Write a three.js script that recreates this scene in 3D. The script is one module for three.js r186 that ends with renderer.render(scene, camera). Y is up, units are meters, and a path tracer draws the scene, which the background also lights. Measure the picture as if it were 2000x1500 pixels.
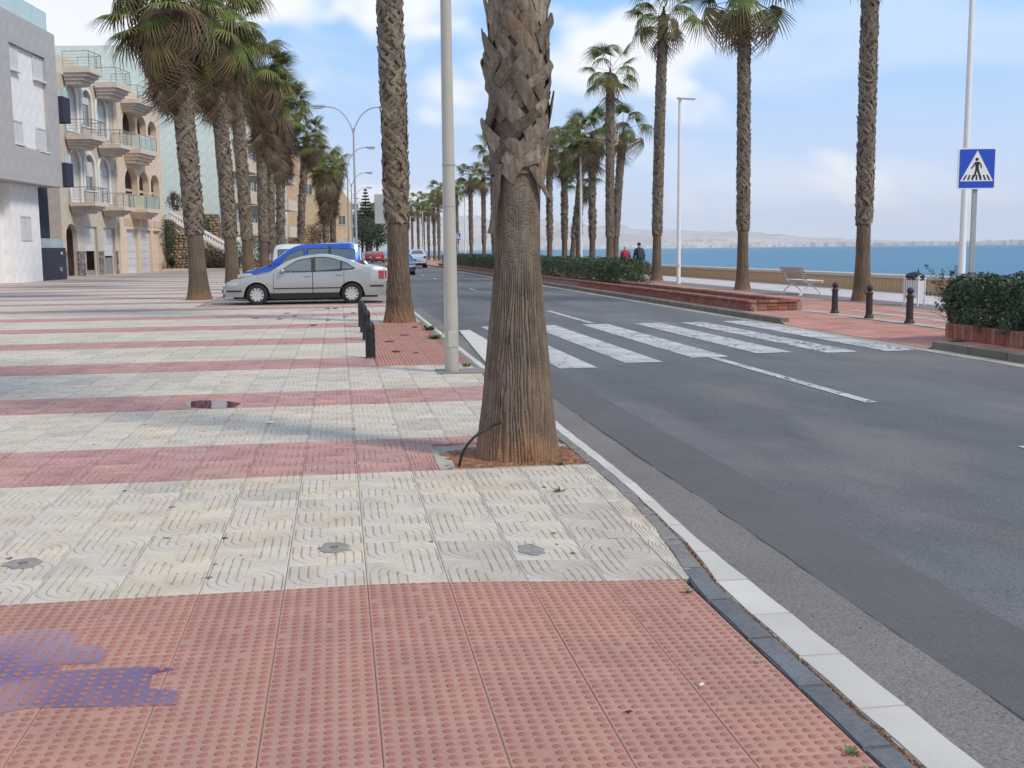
import * as THREE from 'three';
import { mergeGeometries, mergeVertices, toCreasedNormals } from 'three/addons/utils/BufferGeometryUtils.js';
import { RoundedBoxGeometry } from 'three/addons/geometries/RoundedBoxGeometry.js';
import { MarchingCubes } from 'three/addons/objects/MarchingCubes.js';

// ---------------------------------------------------------------- camera
const scene = new THREE.Scene();
const V = (x, y, z) => new THREE.Vector3(x, y, z);
const FPX = 2150, EYE = 1.52;                                   // focal length in photo pixels, eye height
const camera = new THREE.PerspectiveCamera(2 * Math.atan(750 / FPX) * 180 / Math.PI, 4 / 3, 0.1, 40000);
const yaw = 8.86 * Math.PI / 180, pitch = 6.97 * Math.PI / 180, roll = 0.6 * Math.PI / 180;
const FW = V(Math.sin(yaw) * Math.cos(pitch), -Math.sin(pitch), -Math.cos(yaw) * Math.cos(pitch));
const R0 = V(Math.cos(yaw), 0, Math.sin(yaw)), U0 = R0.clone().cross(FW);
const RT = R0.clone().multiplyScalar(Math.cos(roll)).addScaledVector(U0, -Math.sin(roll));
const UPV = U0.clone().multiplyScalar(Math.cos(roll)).addScaledVector(R0, Math.sin(roll));
camera.position.set(0, EYE, 0);
camera.up.copy(UPV);
camera.lookAt(FW.clone().add(camera.position));
// a photo pixel is a direction; the distance comes from the ground or wall it touches
const ray = (u, v) => FW.clone().multiplyScalar(FPX).addScaledVector(RT, u - 1000).addScaledVector(UPV, 750 - v);
const at = (u, v, y = 0) => { const d = ray(u, v), t = (y - EYE) / d.y; return V(d.x * t, y, d.z * t); };
const atZ = (u, v, z) => { const d = ray(u, v), t = z / d.z; return V(d.x * t, EYE + d.y * t, z); };

// ---------------------------------------------------------------- noise
function rng(seed) { let a = seed >>> 0; return () => { a = (a + 0x6D2B79F5) | 0; let t = Math.imul(a ^ (a >>> 15), 1 | a); t = (t + Math.imul(t ^ (t >>> 7), 61 | t)) ^ t; return ((t ^ (t >>> 14)) >>> 0) / 4294967296; }; }
const PERM = new Float32Array(4096); { const r = rng(77); for (let i = 0; i < 4096; i++) PERM[i] = r(); }
const hash = (i, j) => PERM[((i * 73 + j * 1277 + ((i * j) & 1023) * 31) & 4095)];
function noise(x, y, per = 0) {
  let i = Math.floor(x), j = Math.floor(y); const fx = x - i, fy = y - j, a = fx * fx * (3 - 2 * fx), b = fy * fy * (3 - 2 * fy);
  let i1 = i + 1, j1 = j + 1; if (per) { i = ((i % per) + per) % per; j = ((j % per) + per) % per; i1 = ((i1 % per) + per) % per; j1 = ((j1 % per) + per) % per; }
  return (hash(i, j) * (1 - a) + hash(i1, j) * a) * (1 - b) + (hash(i, j1) * (1 - a) + hash(i1, j1) * a) * b;
}
function fbm(x, y, oct = 4, per = 0) { let s = 0, w = 0.5, n = 0; for (let o = 0; o < oct; o++) { s += w * noise(x + o * 17.3 * (per ? 0 : 1), y + o * 9.1 * (per ? 0 : 1), per); n += w; w *= 0.5; x *= 2; y *= 2; per *= 2; } return s / n; }
const clamp = (x, a = 0, b = 1) => Math.min(b, Math.max(a, x)), lerp = (a, b, t) => a + (b - a) * t, sstep = (a, b, x) => { const t = clamp((x - a) / (b - a)); return t * t * (3 - 2 * t); };
const s2l = c => c <= 0.04045 ? c / 12.92 : Math.pow((c + 0.055) / 1.055, 2.4);

// ---------------------------------------------------------------- sky: pale blue, white cloud banks, hazy towards the horizon
{
  const W = 1536, Hh = 768, data = new Float32Array(W * Hh * 4);
  const c = (r, g, b) => [s2l(r / 255), s2l(g / 255), s2l(b / 255)];
  const hor = c(214, 226, 247), mid = c(152, 200, 250), zen = c(104, 158, 225), white = [0.96, 0.97, 1.0], grey = [0.7, 0.74, 0.82];
  for (let j = 0; j < Hh; j++) {
    const el = ((j + 0.5) / Hh - 0.5) * Math.PI, e = el * 180 / Math.PI;
    for (let i = 0; i < W; i++) {
      const az = ((i + 0.5) / W - 0.5) * 2 * Math.PI;       // atan2(z, x)
      let d = az + Math.PI / 2; if (d > Math.PI) d -= 2 * Math.PI; if (d < -Math.PI) d += 2 * Math.PI;  // 0 straight down the road, positive to the sea
      const a = d * 180 / Math.PI;
      const t1 = sstep(-1, 13, e), t2 = sstep(12, 60, e);
      let col = [0, 1, 2].map(k => lerp(lerp(hor[k], mid[k], t1), zen[k], t2));
      // cloud banks, on a sphere so that they close round the back
      const cx = Math.cos(az), cz = Math.sin(az), q = 3.2;
      const wx = fbm(cx * 4 + 9, cz * 4 + e * 0.1, 3) - 0.5;
      const n = fbm(cx * q * 2 + 31 + wx * 1.2, cz * q * 2 + 40 + e * (e < 20 ? 0.24 : 0.12), 6);
      const n2 = fbm(cx * 5 + 70, cz * 5 + e * 0.42 + wx * 2, 5);
      const bank = lerp(0.405, 0.66, sstep(2, 13, a) * (1 - sstep(70, 120, a)));   // thicker over the land, thin over the water
      const hi = 0.13 * sstep(13, 20, e) * (1 - sstep(38, 55, e));
      let cov = sstep(bank + hi - 0.05, bank + hi + 0.12, n) * sstep(-2, 4, e);
      cov = Math.max(cov, 0.38 * sstep(0.48, 0.8, n2));
      const up = sstep(38, 60, e); cov = lerp(cov, Math.max(cov * 0.8, 0.5), up * 0.85);
      const body = lerp(1, 0.8, sstep(0.5, 0.75, n2));
      col = col.map((x, k) => lerp(x, lerp(grey[k], white[k], body), cov * 0.92));
      if (e < 0) col = col.map((x, k) => lerp(x, [0.3, 0.33, 0.36][k], sstep(0, -12, e)));
      const o = (j * W + i) * 4; data[o] = col[0]; data[o + 1] = col[1]; data[o + 2] = col[2]; data[o + 3] = 1;
    }
  }
  const sky = new THREE.DataTexture(data, W, Hh, THREE.RGBAFormat, THREE.FloatType);
  sky.mapping = THREE.EquirectangularReflectionMapping; sky.minFilter = sky.magFilter = THREE.LinearFilter; sky.needsUpdate = true;
  scene.background = sky; scene.environment = sky;
}
// the sun, veiled: high over the sea, a little behind the camera
const sun = new THREE.DirectionalLight(new THREE.Color(1, 0.91, 0.78), 2.5);
sun.position.set(55, 75, 22); sun.target.position.set(0, 0, -30); scene.add(sun, sun.target);
sun.castShadow = true; sun.shadow.radius = 20; sun.shadow.mapSize.set(2048, 2048);
Object.assign(sun.shadow.camera, { left: -90, right: 90, top: 90, bottom: -90, near: 1, far: 300 });
const renderer = new THREE.WebGLRenderer({ antialias: true });
renderer.setSize(1024, 768); renderer.shadowMap.enabled = true;
renderer.toneMapping = THREE.LinearToneMapping; renderer.toneMappingExposure = 1.12;

// ---------------------------------------------------------------- helpers
const used = new Map();
const numbered = n => { const k = used.get(n) || 0; used.set(n, k + 1); return k ? `${n}_${String(k).padStart(3, '0')}` : n; };
function mesh(name, geo, mat, parent) { const m = new THREE.Mesh(geo, mat); m.name = parent ? name : numbered(name); m.castShadow = m.receiveShadow = true; (parent || scene).add(m); return m; }
function tag(o, label, category, group) { o.userData = { label, category }; if (group) o.userData.group = group; return o; }
function thing(name, label, category, p = V(0, 0, 0), turn = 0, group) { const g = new THREE.Group(); g.name = numbered(name); g.position.copy(p); g.rotation.y = turn; scene.add(g); return tag(g, label, category, group); }
function struct(name, geo, mat, label) { const m = mesh(name, geo, mat); m.userData = { kind: 'structure', label, category: name.split('_').pop() }; return m; }
const stuff = m => { m.userData.kind = 'stuff'; return m; };
const rgb = (r, g, b) => new THREE.Color().setRGB(r, g, b);
const S = (r, g, b) => [s2l(r / 255), s2l(g / 255), s2l(b / 255)];
// uv in metres by the face's main direction
function boxUV(g, k = 1) {
  if (g.index) g = g.toNonIndexed();
  const p = g.attributes.position, uv = new Float32Array(p.count * 2), a = V(), b = V(), c = V(), n = V();
  for (let i = 0; i < p.count; i += 3) {
    a.fromBufferAttribute(p, i); b.fromBufferAttribute(p, i + 1); c.fromBufferAttribute(p, i + 2);
    n.copy(b).sub(a).cross(c.clone().sub(a)); const x = Math.abs(n.x), y = Math.abs(n.y), z = Math.abs(n.z);
    [a, b, c].forEach((q, m) => { const [u, v] = y >= x && y >= z ? [q.x, q.z] : x >= z ? [q.z, q.y] : [q.x, q.y]; uv[(i + m) * 2] = u * k; uv[(i + m) * 2 + 1] = v * k; });
  }
  g.setAttribute('uv', new THREE.BufferAttribute(uv, 2)); return g;
}
class MB {                                   // collects triangles; col is a linear [r, g, b] or nothing
  constructor() { this.p = []; this.c = []; this.col = [1, 1, 1]; }
  tri(a, b, c, col = this.col) { for (const q of [a, b, c]) { this.p.push(q[0] ?? q.x, q[1] ?? q.y, q[2] ?? q.z); this.c.push(col[0], col[1], col[2]); } return this; }
  quad(a, b, c, d, col) { return this.tri(a, b, c, col).tri(a, c, d, col); }
  box(x, y, z, sx, sy, sz, turn = 0) {       // centre and size
    const g = new THREE.BoxGeometry(sx, sy, sz); if (turn) g.rotateY(turn); g.translate(x, y, z); return this.geo(g);
  }
  geo(g, m) { g = g.index ? g.toNonIndexed() : g; if (m) g.applyMatrix4(m); const a = g.attributes.position.array; for (let i = 0; i < a.length; i += 3) { this.p.push(a[i], a[i + 1], a[i + 2]); this.c.push(...this.col); } return this; }
  bar(a, b, r, seg = 6, r2 = r) {            // a round bar between two points
    const d = V().subVectors(b, a), l = d.length(), g = new THREE.CylinderGeometry(r2, r, l, seg, 1); g.translate(0, l / 2, 0);
    return this.geo(g, new THREE.Matrix4().compose(a.clone(), new THREE.Quaternion().setFromUnitVectors(V(0, 1, 0), d.normalize()), V(1, 1, 1)));
  }
  strut(a, b, w, h) {                        // a square bar between two points
    const d = V().subVectors(b, a), l = d.length(), g = new THREE.BoxGeometry(w, l, h); g.translate(0, l / 2, 0);
    return this.geo(g, new THREE.Matrix4().compose(a.clone(), new THREE.Quaternion().setFromUnitVectors(V(0, 1, 0), d.normalize()), V(1, 1, 1)));
  }
  prism(pts, y0, y1) {                       // a flat polygon [x, z] between two heights
    const t = THREE.ShapeUtils.triangulateShape(pts.map(p => new THREE.Vector2(p[0], p[1])), []);
    for (const [a, b, c] of t) { this.tri([pts[a][0], y1, pts[a][1]], [pts[c][0], y1, pts[c][1]], [pts[b][0], y1, pts[b][1]]); this.tri([pts[a][0], y0, pts[a][1]], [pts[b][0], y0, pts[b][1]], [pts[c][0], y0, pts[c][1]]); }
    pts.forEach((p, i) => { const q = pts[(i + 1) % pts.length]; this.quad([p[0], y0, p[1]], [p[0], y1, p[1]], [q[0], y1, q[1]], [q[0], y0, q[1]]); });
    return this;
  }
  out(smooth = 0, k = 1) {
    let g = new THREE.BufferGeometry();
    g.setAttribute('position', new THREE.Float32BufferAttribute(this.p, 3)); g.setAttribute('color', new THREE.Float32BufferAttribute(this.c, 3));
    if (smooth) { g = mergeVertices(g, 1e-4); g = toCreasedNormals(g, smooth); } else g.computeVertexNormals();
    return boxUV(g, k);
  }
}
// textures
function tex(n, f, srgb = true, rep = 1) {
  const d = new Uint8Array(n * n * 4);
  for (let j = 0; j < n; j++) for (let i = 0; i < n; i++) { const c = f(i / n, j / n), o = (j * n + i) * 4; d[o] = clamp(c[0], 0, 255); d[o + 1] = clamp(c[1], 0, 255); d[o + 2] = clamp(c[2], 0, 255); d[o + 3] = 255; }
  const t = new THREE.DataTexture(d, n, n); t.wrapS = t.wrapT = THREE.RepeatWrapping; t.magFilter = THREE.LinearFilter; t.minFilter = THREE.LinearMipmapLinearFilter; t.generateMipmaps = true;
  if (srgb) t.colorSpace = THREE.SRGBColorSpace; t.repeat.set(rep, rep); t.needsUpdate = true; return t;
}
const shifted = (t, x, y, rot = 0, rep) => { const c = t.clone(); c.offset.set(x, y); c.rotation = rot; if (rep) c.repeat.set(rep, rep); c.needsUpdate = true; return c; };
const grainy = (lo, hi, cells, oct = 5, amp = 1) => (u, v) => { const n = fbm(u * cells, v * cells, oct, cells); const k = clamp(0.5 + (n - 0.5) * 2.2 * amp); return [lerp(lo[0], hi[0], k), lerp(lo[1], hi[1], k), lerp(lo[2], hi[2], k)]; };
const std = o => new THREE.MeshStandardMaterial({ roughness: 0.85, ...o });
const phys = o => new THREE.MeshPhysicalMaterial(o);
const T = {
  plaster: tex(512, grainy([240, 240, 240], [255, 255, 255], 3, 7)),
  fine: tex(512, (u, v) => { const n = fbm(u * 64, v * 64, 3, 64), m = fbm(u * 4, v * 4, 5, 4); const k = 226 + 30 * (n - 0.5) * 2 + 36 * (m - 0.5) * 2; return [k, k, k]; }),
  bumpFine: tex(512, (u, v) => { const n = fbm(u * 90, v * 90, 3, 90) * 255; return [n, n, n]; }, false),
};
const paint = (c, o = {}) => std({ color: rgb(...c), map: T.plaster, roughness: 0.8, ...o });
const vmat = o => std({ vertexColors: true, ...o });
// ---------------------------------------------------------------- ground, water, far coast
const ROAD = -0.1;
function sheet(x0, x1, z0, z1, nx, nz, y, colour) {      // a flat grid with vertex colours of the matter itself
  const g = new THREE.PlaneGeometry(x1 - x0, z0 - z1, nx, nz); g.rotateX(-Math.PI / 2); g.translate((x0 + x1) / 2, 0, (z0 + z1) / 2);
  const p = g.attributes.position, c = new Float32Array(p.count * 3), uv = g.attributes.uv;
  for (let i = 0; i < p.count; i++) { const x = p.getX(i), z = p.getZ(i); p.setY(i, typeof y === 'function' ? y(x, z) : y); const q = colour ? colour(x, z) : [1, 1, 1]; c.set(q, i * 3); uv.setXY(i, x, z); }
  g.setAttribute('color', new THREE.BufferAttribute(c, 3)); g.computeVertexNormals(); return g;
}
const asphaltTex = tex(1024, (u, v) => {
  const n = noise(u * 420, v * 420, 420), m = noise(u * 210 + 3, v * 210, 210), b = fbm(u * 5, v * 5, 5, 5);
  let k = 222 + (n - 0.5) * 60 + (m > 0.86 ? 70 * (m - 0.86) / 0.14 : 0) - (m < 0.1 ? 45 : 0) + (b - 0.5) * 22; return [k, k, k];
});
const asphaltBump = tex(1024, (u, v) => { const k = (noise(u * 300, v * 300, 300) * 0.6 + noise(u * 150, v * 150, 150) * 0.4) * 255; return [k, k, k]; }, false);
asphaltTex.repeat.set(0.4, 0.4); asphaltBump.repeat.set(0.4, 0.4);
const mAsphalt = vmat({ map: asphaltTex, bumpMap: asphaltBump, bumpScale: 0.004, roughness: 0.9 });
const landMat = std({ color: rgb(0.2, 0.17, 0.13), map: T.plaster });
struct('ground', sheet(-2500, 20, 60, -5000, 6, 6, -0.55), landMat, 'bare earth the whole sea front stands on');
function roadGeo() {                        // rows packed closer near the crossing so that stains keep their outline
  const nx = 90, nz = 520, pos = [], col = [], uv = [], idx = [];
  for (let j = 0; j <= nz; j++) for (let i = 0; i <= nx; i++) {
    const x = lerp(1.6, 9.4, i / nx), z = 4 - 424 * Math.pow(j / nz, 2.3);
    const b = fbm(x * 0.35 + 5, z * 0.09, 4), track = fbm(x * 1.3, z * 0.03 + 9, 3), dust = fbm(x * 0.9 + 3, z * 0.5 + 7, 5), drip = fbm(x * 3.1, z * 2.3 + 40, 4), scar = fbm(x * 1.1 + 60, z * 0.16, 5);
    let k = 0.157 * (0.72 + 0.34 * b + 0.28 * track); k *= 1 - 0.14 * sstep(0.64, 0.78, drip) - 0.14 * sstep(0.55, 0.63, scar); const w = sstep(0.48, 0.75, dust) * 0.045;
    pos.push(x, ROAD, z); uv.push(x, z); col.push(k * 0.98 + w, k + w * 0.84, k * 1.05 + w * 0.6);
  }
  for (let j = 0; j < nz; j++) for (let i = 0; i < nx; i++) { const a = j * (nx + 1) + i; idx.push(a, a + 1, a + nx + 1, a + 1, a + nx + 2, a + nx + 1); }
  const g = new THREE.BufferGeometry(); g.setAttribute('position', new THREE.Float32BufferAttribute(pos, 3)); g.setAttribute('color', new THREE.Float32BufferAttribute(col, 3)); g.setAttribute('uv', new THREE.Float32BufferAttribute(uv, 2)); g.setIndex(idx); g.computeVertexNormals(); return g;
}
struct('road', roadGeo(), mAsphalt, 'grey asphalt road running along the sea front');
struct('parking_bay', sheet(-4.0, 1.86, -31.9, -230, 8, 200, -0.03, (x, z) => { const k = 0.075 * (0.7 + 0.6 * fbm(x, z * 0.4, 4)); return [k, k, k * 1.06]; }), mAsphalt, 'dark asphalt parking bay under the cars');
// gutter strip and the smooth repair strip: each has its own ragged edge
function ragged(x0, x1, z0, z1, y, seed, amp, colour, gaps = 0) {
  const m = new MB(); const n = 420; const ed = (z, s) => (fbm(z * 1.6, s, 4) - 0.5) * amp;
  for (let i = 0; i < n; i++) { if (gaps && fbm(i * 0.13, seed, 3) < gaps) continue; const a = lerp(z0, z1, (i / n) ** 1.6), b = lerp(z0, z1, ((i + 1) / n) ** 1.6); m.col = colour(a); m.quad([x0 + ed(a, seed), y, a], [x1 + ed(a, seed + 9), y, a], [x1 + ed(b, seed + 9), y, b], [x0 + ed(b, seed), y, b]); }
  return m.out();
}
struct('gutter_strip', ragged(1.82, 2.27, 8, -31, ROAD + 0.008, 3, 0.05, z => { const k = 0.2 * (0.85 + 0.3 * fbm(z, 2, 3)); return [k * 1.08, k * 0.98, k * 0.91]; }), mAsphalt, 'sandy brown gutter strip beside the pale kerb');
struct('repair_strip', ragged(2.25, 2.82, 8, -14.2, ROAD + 0.004, 8, 0.04, z => { const k = 0.12 * (0.9 + 0.2 * fbm(z * 0.6, 5, 3)); return [k * 1.02, k, k]; }), vmat({ map: shifted(asphaltTex, 0.3, 0.2, 0, 0.7), roughness: 0.8, bumpMap: T.bumpFine, bumpScale: 0.0012 }), 'smooth dark tar repair strip along the road edge');
struct('crack_shade_seam', ragged(2.266, 2.274, 8, -14.2, ROAD + 0.0105, 3.02, 0.05, () => [0.085, 0.078, 0.072], 0.3), mAsphalt, 'ragged dark strip painted as the shade of the crack between the gutter strip and the repair');  // thin dark strip paints the shade inside the crack along this edge
// sea
const waves = tex(1024, (u, v) => { const k = (0.5 * fbm(u * 14, v * 26, 4, 2) + 0.5 * fbm(u * 40, v * 90, 3, 10)) * 255; return [k, k, k]; }, false);
const seaBump = tex(1024, (u, v) => { const w = fbm(u * 8, v * 8, 3, 8) * 2; const k = (0.45 * fbm(u * 16 + w, v * 24, 4, 8) + 0.55 * fbm(u * 48, v * 64, 3, 16)) * 255; return [k, k, k]; }, false);
seaBump.repeat.set(0.03, 0.03);
const seaG = sheet(19.5, 9000, 4000, -14000, 40, 80, -2.6, (x, z) => { const d = Math.hypot(x, z), n = fbm(x * 0.004, z * 0.01, 4); return [0.01 + 0.03 * n, 0.108 + 0.075 * n, 0.2 + 0.075 * n]; });
struct('sea', seaG, vmat({ roughness: 0.34, bumpMap: seaBump, bumpScale: 1.1, metalness: 0 }), 'blue rippled sea beyond the low promenade wall');
// the far shore: pale dry hills with a white town at the water's edge
{
  const prof = [[-6, 330], [0, 380], [3, 330], [6, 300], [9, 290], [12, 235], [15, 185], [18, 150], [21, 140], [23, 100], [26, 62], [29, 34], [34, 28], [42, 24]];
  const top = a => { let i = 0; while (i < prof.length - 2 && a > prof[i + 1][0]) i++; const [p, q] = [prof[i], prof[i + 1]]; return lerp(p[1], q[1], clamp((a - p[0]) / (q[0] - p[0]))); };
  const m = new MB(), NA = 260, ND = 26;
  const P = (i, j) => { const a = lerp(-6, 42, i / NA), t = j / ND, r = 9000 + t * 4200, k = Math.sin(Math.min(1, t * 1.25) * Math.PI / 2); const h = top(a) * k * (0.72 + 0.5 * fbm(a * 1.1, t * 6, 5)) * (r / 10500); const A = a * Math.PI / 180; return [Math.sin(A) * r, h - 2.4 - (t === 0 ? 6 : 0), -Math.cos(A) * r]; };
  for (let i = 0; i < NA; i++) for (let j = 0; j < ND; j++) { const n = fbm(i * 0.09, j * 0.35, 4), c = [lerp(0.3, 0.6, n), lerp(0.28, 0.55, n), lerp(0.27, 0.51, n)]; m.quad(P(i, j), P(i + 1, j), P(i + 1, j + 1), P(i, j + 1), c); }
  struct('far_hills', m.out(), vmat({ roughness: 1 }), 'pale hazy mountains across the bay');
  const town = new MB(), r = rng(5);
  for (let i = 0; i < 900; i++) { const a = 10 + r() * 31, A = a * Math.PI / 180, d = 9080 + (r() ** 2) * (a > 16 && a < 22 ? 1600 : 500); const t = (d - 9000) / 4200; const y = a > 16 && a < 22 ? top(a) * Math.sin(Math.min(1, t * 1.25) * Math.PI / 2) * 0.8 : 4; const w = 10 + r() * 26, h = 6 + r() * (a > 24 ? 22 : 14); const k = 0.55 + 0.3 * r(); town.col = [k, k * 0.96, k * 0.9]; town.box(Math.sin(A) * d, y + h / 2 - 3, -Math.cos(A) * d, w, h + 16, 20, -A); }
  const tm = stuff(mesh('far_town', town.out(), vmat())); Object.assign(tm.userData, { label: 'white town at the foot of the hills across the water', category: 'town' });
}

// edges of the kerb and of the dark edging: [z, x]
const gy = (x, z) => -0.058 * sstep(0.0, 1.75, x) * sstep(-7.2, -5.1, z);      // the pavement falls to the dropped kerb
const wl = [[0, 1.72], [-4.8, 1.73], [-5.5, 1.81], [-6.3, 1.805], [-9.3, 1.795], [-40, 1.795]], wr = [[0, 1.9], [-4.8, 1.905], [-6.5, 1.885], [-40, 1.865]], sl = [[0, 1.585], [-2.87, 1.595], [-4.76, 1.6], [-5.35, 1.67], [-6.0, 1.725], [-7.4, 1.715], [-14, 1.71], [-40, 1.7]], sr = [[0, 1.68], [-2.87, 1.69], [-4.8, 1.715], [-5.6, 1.785], [-6.3, 1.79], [-40, 1.786]];
const pick = (t, z) => { let i = 0; while (i < t.length - 2 && z < t[i + 1][0]) i++; const [a, b] = [t[i], t[i + 1]]; return lerp(a[1], b[1], clamp((z - a[0]) / (b[0] - a[0]))); };

// ---------------------------------------------------------------- the promenade's paving
const creamTex = tex(512, (u, v) => { const n = fbm(u * 5, v * 5, 6, 5), f = noise(u * 160, v * 160, 160), st = sstep(0.62, 0.8, fbm(u * 3 + 4, v * 3, 4, 3)); const k = (n - 0.5) * 30 + (f - 0.5) * 16; return [188 + k - st * 2, 180 + k - st * 5, 167 + k - st * 10]; });
const redTex = tex(512, (u, v) => { const n = fbm(u * 5, v * 5, 6, 5), f = noise(u * 160, v * 160, 160), d = sstep(0.5, 0.75, fbm(u * 4, v * 4 + 2, 5, 4)); const k = (n - 0.5) * 40 + (f - 0.5) * 16; return [168 + k + d * 6, 127 + k + d * 10, 119 + k + d * 10]; });
const tactTex = tex(512, (u, v) => { const n = fbm(u * 6, v * 6, 6, 6), f = noise(u * 170, v * 170, 170); const k = (n - 0.5) * 36 + (f - 0.5) * 18; return [232 + k, 232 + k, 232 + k]; });
const creamM = [0, 1, 2, 3, 4].map(i => vmat({ map: shifted(creamTex, i * 0.23, i * 0.37, i, 1.3), color: rgb(...[[1, 1, 1], [0.93, 0.925, 0.92], [1.04, 1.0, 0.94], [0.97, 0.93, 0.87], [0.84, 0.84, 0.85]][i]), roughness: 0.72, bumpMap: T.bumpFine, bumpScale: 0.0006 }));
const redM = [0, 1, 2, 3].map(i => vmat({ map: shifted(redTex, i * 0.29, i * 0.17, i * 1.3, 1.3), color: rgb(...[[1, 1, 1], [0.9, 0.88, 0.9], [1.04, 1.02, 1], [0.95, 0.98, 0.97]][i]), roughness: 0.68, bumpMap: T.bumpFine, bumpScale: 0.0006 }));
const tactM = [0, 1, 2, 3].map(i => vmat({ map: shifted(tactTex, i * 0.31, i * 0.21, i * 0.9, 1.2), color: rgb(...[[1, 1, 1], [0.955, 0.95, 0.945], [1.02, 1, 0.985], [0.97, 0.98, 0.985]][i]), roughness: 0.75, bumpMap: T.bumpFine, bumpScale: 0.0007 }));
const TS = 0.375;
// the pressed pattern: nested half ovals, left half and right half out of step
function groove(u, v) {
  const dx = Math.abs(u - 0.5), dy = Math.abs(v - 0.5), straight = (u < 0.5) === (v < 0.5), q = straight ? dx : Math.hypot(dx, dy); let d = 9;
  for (let i = 1; i <= 4; i++) d = Math.min(d, Math.abs(q - 0.117 * i));
  if (straight && q < 0.03 && dy > 0.12) d = Math.min(d, dx); d = Math.min(d, Math.abs(Math.hypot(dx, dy) - 0.112));
  let g = 1 - sstep(0.004, 0.015, d);
  if (straight) { const hl = Math.abs(((v * 12 + 0.5) % 1) - 0.5) / 12; g = Math.max(g, 0.36 * (1 - sstep(0.003, 0.012, hl))); }
  return g;
}
function reliefTile(N, deep, seed, flip) {
  const pos = [], col = [], uv = [], idx = [], w = (TS - 0.003) / 2;
  for (let j = 0; j <= N; j++) for (let i = 0; i <= N; i++) {
    const u = i / N, v = j / N, g = groove(flip ? 1 - u : u, v), e = Math.min(u, v, 1 - u, 1 - v), ch = 1 - sstep(0, 0.02, e), wear = fbm(u * 5 + seed, v * 5 + seed * 3, 4);
    pos.push((u * 2 - 1) * w, -deep * g * (0.45 + 0.75 * wear) - 0.003 * ch, (v * 2 - 1) * w); uv.push(u * TS, v * TS);
    const dirt = g * (0.2 + 0.42 * sstep(0.42, 0.68, fbm(u * 7 + seed * 5, v * 7, 4)));      // earth lodged in some of the grooves
    col.push(1 - dirt * 0.62, 1 - dirt * 0.82, 1 - dirt);
  }
  for (let j = 0; j < N; j++) for (let i = 0; i < N; i++) { const a = j * (N + 1) + i; idx.push(a, a + N + 1, a + 1, a + 1, a + N + 1, a + N + 2); }
  const ring = []; for (let i = 0; i <= N; i++) ring.push(i); for (let j = 1; j <= N; j++) ring.push(j * (N + 1) + N); for (let i = N - 1; i >= 0; i--) ring.push(N * (N + 1) + i); for (let j = N - 1; j > 0; j--) ring.push(j * (N + 1));
  const st = Math.max(1, Math.round(N / 4)), rr = ring.filter((_, k) => k % st === 0), b0 = pos.length / 3;
  rr.forEach(k => { pos.push(pos[k * 3], pos[k * 3 + 1], pos[k * 3 + 2], pos[k * 3], -0.03, pos[k * 3 + 2]); uv.push(0, 0, 0, 0.03); col.push(1, 1, 1, 1, 1, 1); });
  for (let k = 0; k < rr.length; k++) { const a = b0 + k * 2, b = b0 + ((k + 1) % rr.length) * 2; idx.push(a, b, a + 1, b, b + 1, a + 1); }
  const g = new THREE.BufferGeometry(); g.setAttribute('position', new THREE.Float32BufferAttribute(pos, 3)); g.setAttribute('color', new THREE.Float32BufferAttribute(col, 3)); g.setAttribute('uv', new THREE.Float32BufferAttribute(uv, 2)); g.setIndex(idx); g.computeVertexNormals(); return g;
}
function studTile(seg, n = 8, seed = 1) {
  const m = new MB(), rs0 = rng(seed * 17), w = (TS - 0.0016) / 2, base = S(183, 140, 123), stud = S(166, 112, 99);
  m.col = base; const t = 0.003;
  m.quad([-w + t, 0, -w + t], [-w + t, 0, w - t], [w - t, 0, w - t], [w - t, 0, -w + t]);
  const c = [[-1, -1], [-1, 1], [1, 1], [1, -1]]; c.forEach(([x, z], i) => { const [X, Z] = c[(i + 1) % 4]; m.quad([x * (w - t), 0, z * (w - t)], [x * w, -0.003, z * w], [X * w, -0.003, Z * w], [X * (w - t), 0, Z * (w - t)]); m.quad([x * w, -0.003, z * w], [x * w, -0.03, z * w], [X * w, -0.03, Z * w], [X * w, -0.003, Z * w]); });
  m.col = stud; 
  for (let a = 0; a < n; a++) for (let b = 0; b < n; b++) {
    const cx = ((a + 0.5) / n * 2 - 1) * w, cz = ((b + 0.5) / n * 2 - 1) * w, wear = 0.6 + 0.5 * rs0(), rs = [[0.0152, -0.0005], [0.0122 * (0.93 + 0.1 * rs0()), 0.0042 * wear], [0.0075, 0.0055 * wear]]; if (rs0() < 0.012) continue;
    for (let k = 0; k < seg; k++) {
      const p = (r, i) => { const A = i / seg * Math.PI * 2; return [cx + Math.cos(A) * rs[r][0], rs[r][1], cz + Math.sin(A) * rs[r][0]]; };
      m.quad(p(0, k), p(1, k), p(1, k + 1), p(0, k + 1)); m.quad(p(1, k), p(2, k), p(2, k + 1), p(1, k + 1)); m.tri(p(2, k), [cx, 0.0057 * wear, cz], p(2, k + 1));
    }
  }
  return m.out(0.32);
}
const paving = struct('promenade_paving', sheet(-60, 1.56, 6, -260, 60, 400, (x, z) => -0.014 + 1.15 * gy(x, z) - (x > 1 ? 0.003 : 0), (x, z) => { const k = 0.9 + 0.25 * (fbm(x, z, 4) - 0.5); return [k, k, k]; }), vmat({ map: shifted(tex(256, grainy([138, 124, 112], [168, 154, 140], 9)), 0, 0, 0, 0.5) }), 'wide promenade paved in cream and red bands');
mesh('bedding', sheet(1.56, 1.78, -7.3, -40, 1, 30, -0.012), std({ color: rgb(0.3, 0.25, 0.2), map: T.plaster }), paving);
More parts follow.
